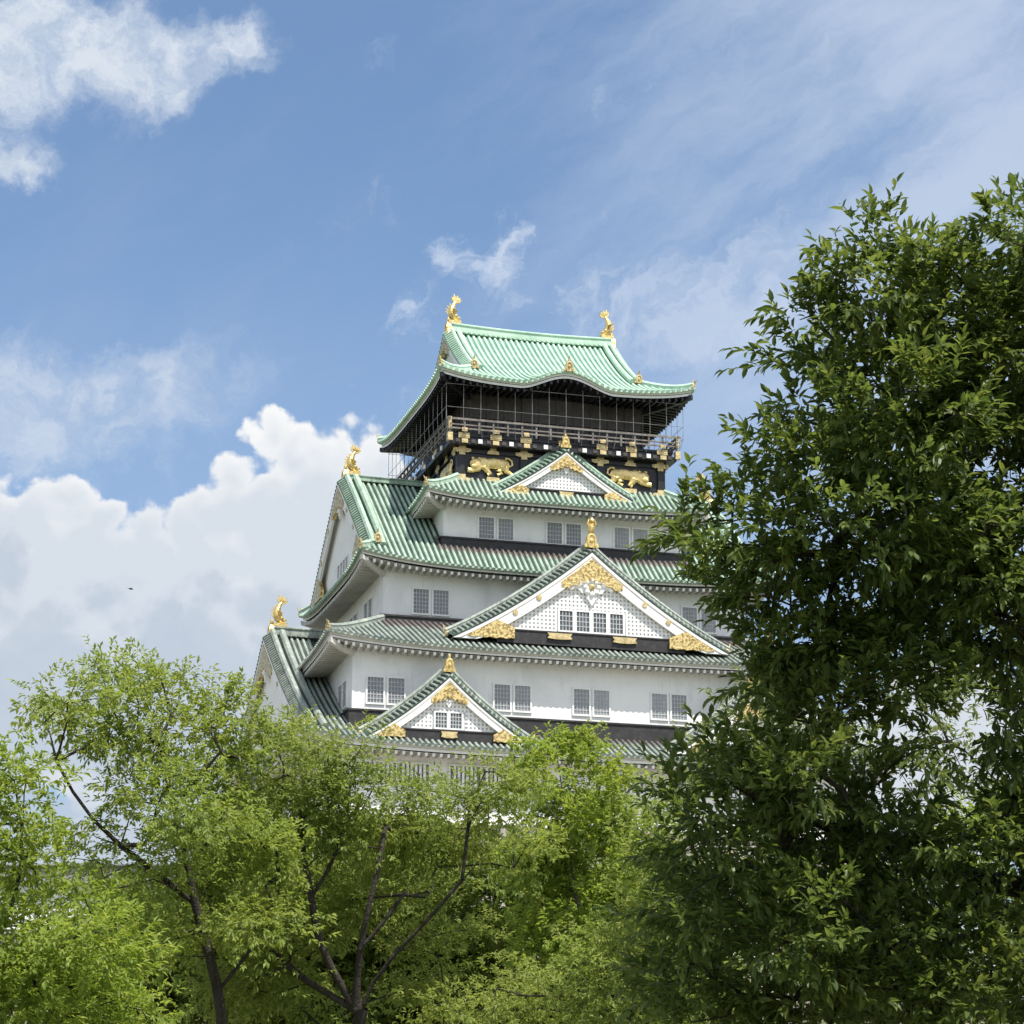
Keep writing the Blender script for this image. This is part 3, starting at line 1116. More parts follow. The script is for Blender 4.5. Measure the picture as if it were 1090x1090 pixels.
w1 = walls(20.6, 17.5, 28.0, 33.0)
w1b = MB()
w2 = walls(18.19, 15.6, 36.36, 41.2, band=(34.0, 36.36, .28))
w3 = walls(14.58, 9.6, 45.0, 49.0, band=(42.9, 45.0, .22))
w4 = walls(9.74, 8.95, 51.65, 54.9, band=(50.0, 51.65, .22))

# windows
def make_window(w, h, bars_v, bars_h, style):
    """one sash in local coordinates: x across, -y outwards, z up, origin at the lower middle"""
    fb = MB()
    fr = Frame(0, 0, (1, 0), (0, -1))
    t = .13
    for a, b, c, d in ((-w / 2 - t, -w / 2, -t, h + t), (w / 2, w / 2 + t, -t, h + t), (-w / 2, w / 2, -t, 0), (-w / 2, w / 2, h, h + t)):
        extrude(fb, fr, [(a, c), (b, c), (b, d), (a, d)], 0, .11, 0)
    f = fb.build('window', M['white'])
    p = MB()
    extrude(p, fr, [(-w / 2, 0), (w / 2, 0), (w / 2, h), (-w / 2, h)], 0, .025, 0)
    p.build('pane', M['pane'] if style == 'grid' else M['darkpane'], f)
    gb = MB()
    if style == 'grid':
        for i in range(1, bars_v):
            x = -w / 2 + w * i / bars_v
            extrude(gb, fr, [(x - .028, 0), (x + .028, 0), (x + .028, h), (x - .028, h)], .025, .07, 0)
        for i in range(1, bars_h):
            z = h * i / bars_h
            extrude(gb, fr, [(-w / 2, z - .028), (w / 2, z - .028), (w / 2, z + .028), (-w / 2, z + .028)], .025, .062, 0)
        gb.build('grille', M['grille'], f)
    else:
        for i in range(1, bars_v):
            x = -w / 2 + w * i / bars_v
            extrude(gb, fr, [(x - .09, 0), (x + .09, 0), (x + .09, h), (x - .09, h)], .025, .14, 0)
        gb.build('bars', M['white'], f)
    f.parent = castle
    return f


protos = {}


def put_window(kind, x, y, z, rot):
    args = {'big': (1.18, 1.88, 5, 6, 'grid'), 'mid': (1.18, 1.68, 5, 5, 'grid'), 'bar': (2.2, 1.35, 7, 1, 'bars')}[kind]
    if kind not in protos:
        o = protos[kind] = make_window(*args)
    else:
        o = copy_tree(protos[kind], castle)
    o.location = (x, y, z - ZB)
    o.rotation_euler = (0, 0, rot)


def pair(kind, c, plane, z, side):
    for q in (-.78, .78):
        if side == 'F': put_window(kind, c + q, -plane, z, 0)
        if side == 'L': put_window(kind, -plane, c + q, z, -math.pi / 2)
        if side == 'R': put_window(kind, plane, c + q, z, math.pi / 2)


for c in (-15.69, -6.12, 0, 6.12, 15.69): pair('big', c, 15.6, 36.9, 'F')
for c in (-12.6, -6.5): pair('big', c, 18.19, 36.9, 'L')
for c in (-10.86, 10.86): pair('big', c, 9.6, 45.28, 'F')
for c in (-4.7, .6): pair('big', c, 14.58, 45.28, 'L')
for c in (-5.53, 0, 5.53): pair('mid', c, 8.95, 51.75, 'F')
for c in (-4.5,): pair('mid', c, 9.74, 51.75, 'L')
for c in (-16.4, -14.0, -10.2, -7.8, 2.2, 7.8, 10.2, 14.0, 16.4): put_window('bar', c, -17.5, 30.85, 0)

# roofs --------------------------------------------------------------
R1 = Roof(23.0, 19.4, 33.2, .48, .0065, .75, 18.19, 15.6, gx=21.6, sx=1, sy=1)
R2 = Roof(20.4, 17.24, 41.0, .50, -.0045, .75, 14.58, 9.6, sx=5.82, sy=7.64, thick=.5)
R3 = Roof(16.86, 11.5, 48.7, .91, -.0075, .95, 9.74, 8.95, gx=16.0, sx=1, sy=1, thick=.5)
R4 = Roof(11.66, 10.85, 54.5, .80, .03, .62, 8.5, 8.47, sx=3.16, sy=2.38, thick=.5)
R5 = Roof(10.53, 10.56, 64.3, .45, .0236, .82, 0.0, 0.0, gx=7.0, sx=1, sy=1, bump=(1.25, 3.9, 3.6))
# the soffits of the gabled roofs end at the walls below them
SOFF = {1: (20.6, 17.5), 2: (18.19, 15.6), 3: (14.58, 9.6), 4: (9.74, 8.95), 5: (7.2, 7.2)}


def roof_with_soffit(rf, k, *a, **kw):
    ix, iy = rf.ix, rf.iy
    # tiles first with the upper body, soffit with the lower body
    global _save
    return make_roof2(rf, SOFF[k], *a, **kw)


def make_roof2(rf, soff, name, m_rib, m_bed, m_trim, m_soffit, **kw):
    class Tmp: pass
    ix, iy, sx, sy = rf.ix, rf.iy, rf.sx, rf.sy
    orig_dmax = rf.dmax; orig_wear = rf.wear
    # freeze the tile extents, then let make_roof use the lower wall for the soffit
    def dmax(side, u=None):
        rf.ix, rf.iy = ix, iy
        r = orig_dmax(side, u)
        rf.ix, rf.iy = soff
        return r
    def wear(side, u, d):
        rf.ix, rf.iy = ix, iy
        r = orig_wear(side, u, d)
        rf.ix, rf.iy = soff
        return r
    rf.dmax = dmax; rf.wear = wear
    rf.ix, rf.iy = soff
    o = make_roof(rf, name, m_rib, m_bed, m_trim, m_soffit, **kw)
    rf.ix, rf.iy = ix, iy
    del rf.dmax, rf.wear
    return o


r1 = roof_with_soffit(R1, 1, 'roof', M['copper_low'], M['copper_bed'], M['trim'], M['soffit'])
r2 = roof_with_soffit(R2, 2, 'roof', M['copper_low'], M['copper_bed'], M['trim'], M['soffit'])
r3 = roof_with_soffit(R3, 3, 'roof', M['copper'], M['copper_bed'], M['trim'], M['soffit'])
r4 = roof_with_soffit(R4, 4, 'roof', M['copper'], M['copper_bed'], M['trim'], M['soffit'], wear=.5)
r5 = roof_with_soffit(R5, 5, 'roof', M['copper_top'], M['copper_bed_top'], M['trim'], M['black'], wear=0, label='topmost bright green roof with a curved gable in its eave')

hip_ridges(R1, 1.4, r1, M['copper_low'], inner_oni=False)
hip_ridges(R2, 7.6, r2, M['copper_low'])
hip_ridges(R3, 1.5, r3, M['copper'], inner_oni=True)
hip_ridges(R4, 2.3, r4, M['copper'])
hip_ridges(R5, 3.5, r5, M['copper_top'], inner_oni=True)


def main_ridge(rf, half, root, mat, ztop):
    mb = MB()
    z0 = rf.z('F', 0, rf.ay) if not rf.bump else rf.ze + rf.a * rf.ay + rf.b * rf.ay ** 2
    xs = np.linspace(-half, half, 15)
    h = ztop - z0
    pth = np.array([(x, 0, z0 - .1 + .18 * (x / half) ** 2) for x in xs])
    mb.sweep(pth, (0, 1, 0), (0, 0, 1), [(-.42, 0), (-.42, h * .35), (-.34, h * .38), (-.34, h * .72), (-.42, h * .76), (-.42, h * .86), (-.2, h), (.2, h), (.42, h * .86), (.42, h * .76), (.34, h * .72), (.34, h * .38), (.42, h * .35), (.42, 0)], 0)
    # row of round tiles in the ridge's flank
    for x in np.arange(-half + .3, half - .2, .42):
        for sy in (-1, 1):
            c = np.array([x, sy * .36, z0 - .1 + .18 * (x / half) ** 2 + h * .18])
            an = np.linspace(0, 2 * np.pi, 8, endpoint=False)
            ring = np.array([c + (0.12 * math.cos(t), sy * .10, .12 * math.sin(t)) for t in an])
            ring2 = ring - (0, sy * .1, 0)
            mb.add(np.concatenate([ring, ring2]), [tuple(range(8))] + [(q, (q + 1) % 8, 8 + (q + 1) % 8, 8 + q) for q in range(8)], 0)
    sub(mb, 'ridge', mat, root)
    for sg in (-1, 1):
        ob = MB()
        fr = Frame(sg * half, 0, (0, 1), (sg, 0))
        oni(ob, fr, 0, -.02, z0 - .45, 1.15, 1.9)
        sub(ob, 'ridge_end', M['gold'], root)


main_ridge(R5, 7.0, r5, M['copper_top'], 72.55)
main_ridge(R3, 15.5, r3, M['copper'], 58.7)
main_ridge(R1, 21.2, r1, M['copper_low'], 45.75)


# gables -------------------------------------------------------------
def rake(zr, zf, W, k=.28):
    def f(s):
        t = min(abs(s) / W, 1.0)
        return zr - (zr - zf) * ((1 + k) * t - k * t * t)
    return f


gable(Frame(0, -16.15, (1, 0), (0, -1)), rake(49.55, 42.25, 10.9), 10.9, 1.02, 43.0, 'front_gable', M['copper_low'], M['copper_bed'],
      windows=4, win=(1.32, 1.55), slopes=6.6, bosses=(.42, .62), tall=True, band_h=1.05, oni_size=(1.05, 1.45), label='large front gable with four windows and gold filigree')
gable(Frame(0, -9.85, (1, 0), (0, -1)), rake(59.35, 55.35, 6.05), 6.05, .56, 55.95, 'front_gable', M['copper'], M['copper_bed'],
      slopes=1.4, oni_size=(.8, 1.15), lat=.28, label='small windowless gable below the balcony', foot_oni=False)
for sg in (-1, 1):
    gable(Frame(sg * 11.65, -18.65, (1, 0), (0, -1)), rake(38.75, 33.95, 6.25), 6.25, .68, 34.62, 'front_gable', M['copper_low'], M['copper_bed'],
          windows=2, win=(1.1, 1.15), slopes=3.1, oni_size=(.85, 1.35), lat=.3, band_h=.95)


def irimoya_gable(rf, root_name, x_verge, m_rib, m_bed, bw, zb_off, windows=0, bosses=(), lat_on=True, wdiff=1.2, win=(1.0, 1.1), vw=.5, bar=1.0):
    W = rf.ay - wdiff
    z0 = rf.ze
    def zc(s):
        d = rf.ay - min(abs(s), W)
        return z0 + rf.a * d + rf.b * d * d + .06
    for sg in (-1, 1):
        fr = Frame(sg * x_verge, 0, (0, 1 if sg > 0 else -1), (sg, 0))
        gable(fr, zc, W, bw, zc(W) + zb_off, root_name, m_rib, m_bed, windows=windows if sg < 0 else 0, win=win, base_band=False, gold_foot=True, bosses=bosses,
              oni_size=None, wall_n=-.6, ridge_top=False, foot_oni=False, lat_on=lat_on, vw=vw, bar=bar)


irimoya_gable(R5, 'side_gable', 7.55, M['copper_top'], M['copper_bed_top'], .5, .3, wdiff=3.3, bar=.7)
irimoya_gable(R3, 'side_gable', 16.25, M['copper'], M['copper_bed'], .95, .35, windows=4, bosses=(.4, .65), lat_on=False, wdiff=1.3)
irimoya_gable(R1, 'side_gable', 21.95, M['copper_low'], M['copper_bed'], 1.1, .35, windows=4, bosses=(.4, .65), lat_on=False, wdiff=1.9)


# small ridge over the curved eave of the top roof
kb = MB()
pts = np.array([(0, -(R5.ay - d), R5.z('F', 0, d) + .05) for d in np.linspace(-.05, 3.6, 8)])
kb.sweep(pts, (1, 0, 0), (0, 0, 1), [(-.2, -.1), (.2, -.1), (.2, .16), (.1, .32), (-.1, .32), (-.2, .16)], 0)
sub(kb, 'eave_ridge', M['copper_top'], r5)
ob = MB()
fr = Frame(0, -10.6, (1, 0), (0, -1))
oni(ob, fr, 0, -.1, R5.z('F', 0, 0) - .05, .85, 1.1)
ob.tube([fr(0, 0, R5.z('F', 0, 0) + .95), fr(.02, .1, R5.z('F', 0, 0) + 1.1), fr(0, .2, R5.z('F', 0, 0) + 1.25)], [.10, .08, .02], 5, 0)
sub(ob, 'eave_ornament', M['gold_dull'], r5)
# gold plates under the eave
for x, w in ((0, 1.05), (-4.6, .6), (4.6, .6)):
    pb = MB()
    z = R5.z('F', x, 0) - .62
    extrude(pb, Frame(x, -10.35, (1, 0), (0, -1)), [(-w, -.28 if w < 1 else -.35), (-w * .8, -.36), (w * .8, -.36), (w, -.28), (w * .92, .02), (-w * .92, .02)], 0, .12, 0)
    sub(pb, 'eave_plate', M['gold_dull'], r5)


# gold fish on the ridges ---------------------------------------------
def make_fish():
    """fish with its head down on the ridge, tail in the air, facing +x"""
    mb = MB()
    C = np.array([(.42, .0, .30), (.22, 0, .42), (-.02, 0, .62), (-.14, 0, .95), (-.10, 0, 1.30), (.04, 0, 1.62), (.22, 0, 1.88)])
    rad = np.array([.16, .30, .36, .33, .25, .17, .10])
    t = np.linspace(0, 6, 19)
    C2 = np.stack([np.interp(t, range(7), C[:, i]) for i in range(3)], 1)
    for _ in range(2):
        C2[1:-1] = (C2[:-2] + 2 * C2[1:-1] + C2[2:]) / 4
    mb.tube(C2, np.interp(t, range(7), rad), 10, 0)
    # open mouth, eyes
    mb.ell((.50, 0, .20), (.22, .22, .12), 0, 10, 6)
    mb.ell((.46, 0, .48), (.20, .19, .10), 0, 10, 6)
    for s in (-1, 1):
        mb.ell((.24, s * .27, .58), (.10, .08, .10), 0, 8, 6)
        # pectoral fins
        for a, b in ((.0, 0.9), (.1, .7), (-.1, 1.1)):
            P = [(-.05, s * .22, .62 + a * .4), (.10, s * .26, .55 + a * .4), (.12 + a, s * .66, .78 + b * .12), (-.1 + a, s * .58, .95 + b * .15)]
            mb.add(P + [(p[0] - .05, p[1], p[2] + .04) for p in P], [(0, 1, 2, 3), (7, 6, 5, 4), (0, 4, 5, 1), (1, 5, 6, 2), (2, 6, 7, 3), (3, 7, 4, 0)], 0)
    # back fins
    for z, l in ((.55, .26), (.8, .30), (1.05, .28), (1.3, .24), (1.52, .18)):
        x = np.interp(z, C[:, 2], C[:, 0]) - np.interp(z, C[:, 2], rad) * .9
        P = [(x, -.05, z - .12), (x, .05, z - .12), (x, .05, z + .12), (x, -.05, z + .12), (x - l, 0, z + .2)]
        mb.add(P, [(0, 1, 4), (1, 2, 4), (2, 3, 4), (3, 0, 4), (3, 2, 1, 0)], 0)
    # forked tail fan
    for a, l in ((-.55, .62), (-.15, .80), (.3, .72), (.75, .70), (1.15, .62)):
        d = np.array([math.sin(a), 0, math.cos(a)])
        p0 = np.array([.18, 0, 1.78])
        sd_ = np.array([d[2], 0, -d[0]])
        P = [p0 - sd_ * .07, p0 + sd_ * .07, p0 + d * l * .6 + sd_ * .13, p0 + d * l, p0 + d * l * .6 - sd_ * .13]
        A = [p + (0, .06, 0) for p in P] + [p - (0, .06, 0) for p in P]
        mb.add(A, [(0, 1, 2, 3, 4), (9, 8, 7, 6, 5)] + [(i, (i + 1) % 5, 5 + (i + 1) % 5, 5 + i) for i in range(5)], 0)
    # pedestal
    mb.box((-.42, -.34, -.12), (.62, .34, .16), 0)
    return mb.build('fish_ornament', M['gold'], castle)


fish = make_fish()
first = True
for (x, z, s) in ((6.75, 72.55, 1.0), (15.1, 58.75, 1.0), (20.8, 45.8, 1.0)):
    for sg in (-1, 1):
        o = fish if first else copy_tree(fish, castle)
        first = False
        o.location = (sg * x, 0, z - ZB + .1)
        o.rotation_euler = (0, 0, 0 if sg < 0 else math.pi)
        o.scale = (s, s, s)

# top body with the tigers ---------------------------------------------
tb = MB()
tb.box((-8.5, -8.47, 55.0), (8.5, 8.47, 59.2), 0)
body5 = tb.build('upper_body', M['black'], castle, COFF)
cb = MB()
for x in (-8.3, -3.15, 3.15, 8.3):
    cb.box((x - .3, -8.66, 55.6), (x + .3, -8.3, 59.1), 0)
for y in (-3.0, 3.0, 8.2):
    for sg in (-1, 1):
        cb.box((sg * 8.5 - .17, y - .3, 55.6), (sg * 8.5 + .17, y + .3, 59.1), 0)
for z, h, o in ((58.75, .26, .14), (56.55, .22, .12)):
    cb.box((-8.5 - o, -8.47 - o, z), (8.5 + o, 8.47 + o, z + h), 0)
sub(cb, 'posts', M['black'], body5)


def cross_plate(mb, fr, s, z, k=1.0, up=True):
    poly = [(-.75, -.10), (-.45, -.2), (-.25, -.16), (-.25, -.42), (.25, -.42), (.25, -.16), (.45, -.2), (.75, -.10), (.75, .12), (.3, .18), (.3, .45), (-.3, .45), (-.3, .18), (-.75, .12)]
    extrude(mb, fr, [(s + a * k, z + b * k) for a, b in poly], .20, .27, 0)


frF = Frame(0, -8.47, (1, 0), (0, -1))
frL = Frame(-8.5, 0, (0, -1), (-1, 0))
frR = Frame(8.5, 0, (0, 1), (1, 0))
for fr, cols in ((frF, (-8.2, -3.15, 3.15, 8.2)), (frL, (8.2, 3, -3, -8.2)), (frR, (-8.2, -3, 3, 8.2))):
    for c in cols:
        gb = MB(); cross_plate(gb, fr, c, 58.9, .95); sub(gb, 'gold_plate', M['gold_dull'], body5)
        gb = MB(); cross_plate(gb, fr, c, 56.5, .9); sub(gb, 'gold_plate', M['gold_dull'], body5)
    for a, b in zip(cols[:-1], cols[1:]):
        m_ = (a + b) / 2
        gb = MB()
        extrude(gb, fr, [(m_ - .5, 58.72), (m_ + .5, 58.72), (m_ + .42, 58.98), (m_ + .25, 59.0), (m_ + .25, 59.22), (m_ - .25, 59.22), (m_ - .25, 59.0), (m_ - .42, 58.98)], .16, .24, 0)
        sub(gb, 'gold_plate', M['gold_dull'], body5)
        gb = MB()
        extrude(gb, fr, [(m_ - .55, 56.5), (m_ + .55, 56.5), (m_ + .5, 56.85), (m_ - .5, 56.85)], .13, .2, 0)
        sub(gb, 'gold_plate', M['gold_dull'], body5)


def make_tiger():
    """crouching tiger in relief: x along the body (head at -x), y = thickness, z up"""
    mb = MB()
    def e(c, r, a=0.0):
        ca, sa = math.cos(a), math.sin(a)
        mb.ell(c, r, 0, 14, 9, rot=[[ca, 0, -sa], [0, 1, 0], [sa, 0, ca]])
    e((.35, 0, .28), (1.0, .24, .48), .10)          # trunk
    e((-.45, 0, .20), (.68, .28, .56), -.25)        # shoulders
    e((1.1, 0, .22), (.60, .26, .52), .15)          # haunch
    e((-1.12, -.1, .10), (.56, .30, .52))           # head
    e((-1.30, -.26, -.10), (.30, .20, .24))         # muzzle
    e((-.95, .05, .15), (.62, .2, .60))             # ruff of the neck
    for s in (-.28, .26):
        e((-1.10 + s, -.08, .60), (.15, .10, .14))   # ears
    def limb(pts, r): mb.tube(np.array(pts), r, 8, 0)
    limb([(-.75, 0, -.05), (-1.0, -.05, -.32), (-1.45, -.08, -.48), (-1.85, -.1, -.46)], [.32, .26, .21, .22])
    limb([(-.35, 0, -.05), (-.2, 0, -.4), (.05, -.05, -.66), (-.2, -.06, -.76)], [.34, .26, .19, .19])
    limb([(1.0, 0, .0), (.72, 0, -.32), (1.0, -.02, -.55), (.62, -.05, -.7)], [.38, .28, .2, .19])
    limb([(1.3, 0, .0), (1.45, 0, -.35), (1.75, 0, -.52), (1.9, -.05, -.66)], [.34, .26, .19, .19])
    limb([(1.45, 0, .35), (1.72, 0, .10), (1.92, 0, .25), (1.85, 0, .62), (1.55, 0, .82), (1.3, 0, .78)], [.12, .10, .10, .10, .10, .12])
    o = mb.build('tiger_relief', M['gold'], body5, (0, 0, 0), True)
    rm = o.modifiers.new('remesh', 'REMESH')
    rm.mode = 'VOXEL'; rm.voxel_size = .045
    sm = o.modifiers.new('smooth', 'SMOOTH'); sm.iterations = 3; sm.factor = .5
    return o


tg = make_tiger()
tg.location = (-5.95, -8.56, 57.75 - ZB); tg.scale = (.98, .6, .95)
tg2 = tg.copy(); COL.objects.link(tg2)
tg2.location = (5.65, -8.56, 57.75 - ZB); tg2.scale = (-.98, .6, .95)
tg2['label'] = 'gold crouching tiger relief facing right'
tg['label'] = 'gold crouching tiger relief facing left'
for yv in (-5.6,):
    t3 = tg.copy(); COL.objects.link(t3)
    t3.location = (-8.65, yv, 57.75 - ZB); t3.rotation_euler = (0, 0, -math.pi / 2)
    t3['label'] = 'gold relief on the left side of the upper body'

# balcony
bal = MB()
bal.box((-9.35, -9.38, 59.2), (9.35, 9.38, 59.55), 0)
bal.box((-9.15, -9.15, 59.9), (9.15, 9.15, 60.1), 0)
bal.box((-9.05, -9.05, 59.55), (9.05, 9.05, 59.9), 0)
for x in np.arange(-8.75, 8.8, 1.25):
    bal.box((x - .16, -9.45, 59.3), (x + .16, -9.0, 59.58), 1)
balcony = bal.build('balcony', [M['black'], M['darkwood']], castle, COFF)
for c in (-6.95, -4.42, -1.6, 1.6, 4.42, 6.95):
    wb = MB()
    wb.box((c - .17, -9.52, 59.27), (c + .17, -9.40, 59.6), 0)
    sub(wb, 'beam_cap', M['white'], balcony)
    for sg in (-1, 1):
        wb = MB()
        wb.box((sg * 9.45 - .06, c - .17, 59.27), (sg * 9.45 + .06, c + .17, 59.6), 0)
        sub(wb, 'beam_cap', M['white'], balcony)
for c in (-8.2, -5.67, -3.15, 3.15, 5.67, 8.2):
    gb = MB()
    gb.box((c - .25, -9.5, 59.25), (c + .25, -9.39, 59.58), 0)
    sub(gb, 'gold_plate', M['gold_dull'], balcony)
rb = MB()
for z, h, o in ((61.12, .14, 9.42), (60.68, .10, 9.36), (60.36, .12, 9.36)):
    for sg in (-1, 1):
        rb.box((-o - .25, sg * o - .07, z), (o + .25, sg * o + .07, z + h), 0)
        rb.box((sg * o - .07, -o - .25, z), (sg * o + .07, o + .25, z + h), 0)
for x in np.arange(-9.36, 9.4, 1.17):
    for sg in (-1, 1):
        rb.box((x - .07, sg * 9.36 - .06, 60.1), (x + .07, sg * 9.36 + .06, 61.12), 0)
        rb.box((sg * 9.36 - .06, x - .07, 60.1), (sg * 9.36 + .06, x + .07, 61.12), 0)
sub(rb, 'railing', M['greywood'], balcony)
for x in (-8.2, -5.6, -3.15, 0, 3.15, 5.6, 8.2):
    gb = MB()
    gb.box((x - .45, -9.24, 59.72), (x + .45, -9.13, 60.15), 0)
    gb.box((x - .22, -9.46, 60.2), (x + .22, -9.42, 60.5), 0)
    sub(gb, 'gold_plate', M['gold_dull'], balcony)
for y in (-8.2, -4, 0, 4, 8.2):
    for sg in (-1, 1):
        gb = MB()
        gb.box((sg * 9.185 - .055, y - .45, 59.72), (sg * 9.185 + .055, y + .45, 60.15), 0)
        sub(gb, 'gold_plate', M['gold_dull'], balcony)
for sx in (-1, 1):
    gb = MB()
    gb.box((sx * 9.4 - .2, -9.6, 59.35), (sx * 9.4 + .2, -9.2, 60.0), 0)
    gb.box((sx * 9.4 - .12, -9.55, 60.3), (sx * 9.4 + .12, -9.3, 61.3), 0)
    sub(gb, 'corner_post', M['gold_dull'], balcony)

# room behind the balcony
ub = MB()
ub.box((-7.2, -7.2, 59.55), (7.2, 7.2, 65.6), 0)
room = ub.build('top_room', M['black'], castle, COFF)
lb = MB()
for q in range(10):
    x0 = -7.2 + q * 1.44
    lb.box((x0 + .06, -7.32, 62.1), (x0 + 1.38, -7.2, 64.1), 0)
for q in range(10):
    y0 = -7.2 + q * 1.44
    lb.box((-7.32, y0 + .06, 62.1), (-7.2, y0 + 1.38, 64.1), 0)
sub(lb, 'wall_panels', M['darkwood'], room)
gl = MB()
for x in np.arange(-7.2, 7.3, 1.44):
    gl.box((x - .08, -7.4, 60.1), (x + .08, -7.2, 64.1), 0)
    gl.box((-7.4, x - .08, 60.1), (-7.2, x + .08, 64.1), 0)
sub(gl, 'room_posts', M['darkwood'], room)

# protective wire cage between the eave and the railing
nb = MB()
xs = np.arange(-9.8, 9.9, 1.4)
def wire(pt):
    nb.tube(np.array(pt), .020, 4, 0)
for x in xs:
    for sg in (-1, 1):
        wire([(x, sg * 9.8, 64.3), (x, sg * 9.8, 61.9), (x, sg * 9.75, 61.0), (x * .985, sg * 9.55, 60.3), (x * .965, sg * 9.4, 59.8)])
        wire([(sg * 9.8, x, 64.3), (sg * 9.8, x, 61.9), (sg * 9.75, x, 61.0), (sg * 9.55, x * .985, 60.3), (sg * 9.4, x * .965, 59.8)])
for z in (62.0, 63.9, 61.0):
    wire([(-9.8, -9.8, z), (9.8, -9.8, z)]); wire([(-9.8, -9.8, z), (-9.8, 9.8, z)]); wire([(9.8, -9.8, z), (9.8, 9.8, z)]); wire([(-9.8, 9.8, z), (9.8, 9.8, z)])
nb.build('wire_cage', M['wire'], castle, COFF)

# stone base of the keep
sb = MB()
rows = []
for t in np.linspace(0, 1, 9):
    z = ZB - .5 + (28.0 - ZB + .5) * t
    o = 8.5 * (1 - t) ** 1.6
    rows.append([(-20.9 - o, -17.8 - o, z), (20.9 + o, -17.8 - o, z), (20.9 + o, 17.8 + o, z), (-20.9 - o, 17.8 + o, z)])
sb.grid(np.array(rows), 0, None, True)
sb.add(rows[-1], [(0, 1, 2, 3)], 0)
sb.build('stone_base', M['stone'], castle, COFF)

# ------------------------------------------------------------------ stone embankment with a plastered wall, behind the trees
def wall_run(name, label, p0, p1, zt, h, th, group=None):
    p0 = np.array(p0, float); p1 = np.array(p1, float)
    d = nrm(p1 - p0); n = np.array([d[1], -d[0]])
    L = np.linalg.norm(p1 - p0)
    rz = math.atan2(d[1], d[0])
    root = empty(name, (p0[0], p0[1], zt), rz)
    tag(root, label, 'wall', group)
    b = MB()
    b.box((0, -th / 2, 0), (L, th / 2, h), 0)
    b.build('wall', M['plaster'], root)
    r = MB()
    r.grid(np.array([[(0, -th * 1.3, h - .05), (L, -th * 1.3, h - .05)], [(0, 0, h + .6), (L, 0, h + .6)], [(0, th * 1.3, h - .05), (L, th * 1.3, h - .05)]]), 0)
    r.grid(np.array([[(0, -th * 1.3, h - .05), (L, -th * 1.3, h - .05)], [(0, th * 1.3, h - .05), (L, th * 1.3, h - .05)]]), 0)
    for x in np.arange(.2, L, .45):
        for sg in (-1, 1):
            r.sweep([(x, sg * th * 1.32, h - .03), (x, 0, h + .62)], (1, 0, 0), (0, 0, 1), [(-.1, 0), (-.06, .09), (.06, .09), (.1, 0)], 0)
    r.sweep([(0, 0, h + .5), (L, 0, h + .5)], (0, 1, 0), (0, 0, 1), scale_prof(RIDGE, .7, .7), 0)
    r.build('wall_roof', noisy('grey_tile', (.09, .09, .09), (.16, .16, .155), 3, .7), root)
    return root


def embankment():
    b = MB()
    top = [(-58, 128), (-14, 128), (-14, 146), (-58, 146)]
    zt = 14.6
    rows = []
    for t in np.linspace(0, 1, 6):
        o = 5.0 * (1 - t) ** 1.5
        z = GZ - .5 + (zt - GZ + .5) * t
        rows.append([(-58 - o, 128 - o, z), (-14 + o, 128 - o, z), (-14 + o, 146 + o, z), (-58 - o, 146 + o, z)])
    b.grid(np.array(rows), 0, None, True)
    b.add(rows[-1], [(0, 1, 2, 3)], 0)
    o = b.build('stone_embankment', M['stone'])
    tag(o, 'grey stone embankment under the white plaster wall, seen through the lower left branches', 'stone wall')
    wall_run('plaster_wall', 'white plaster wall with a tiled coping on the stone embankment', (-57.5, 129), (-14.5, 129), zt, 2.4, .6)


embankment()

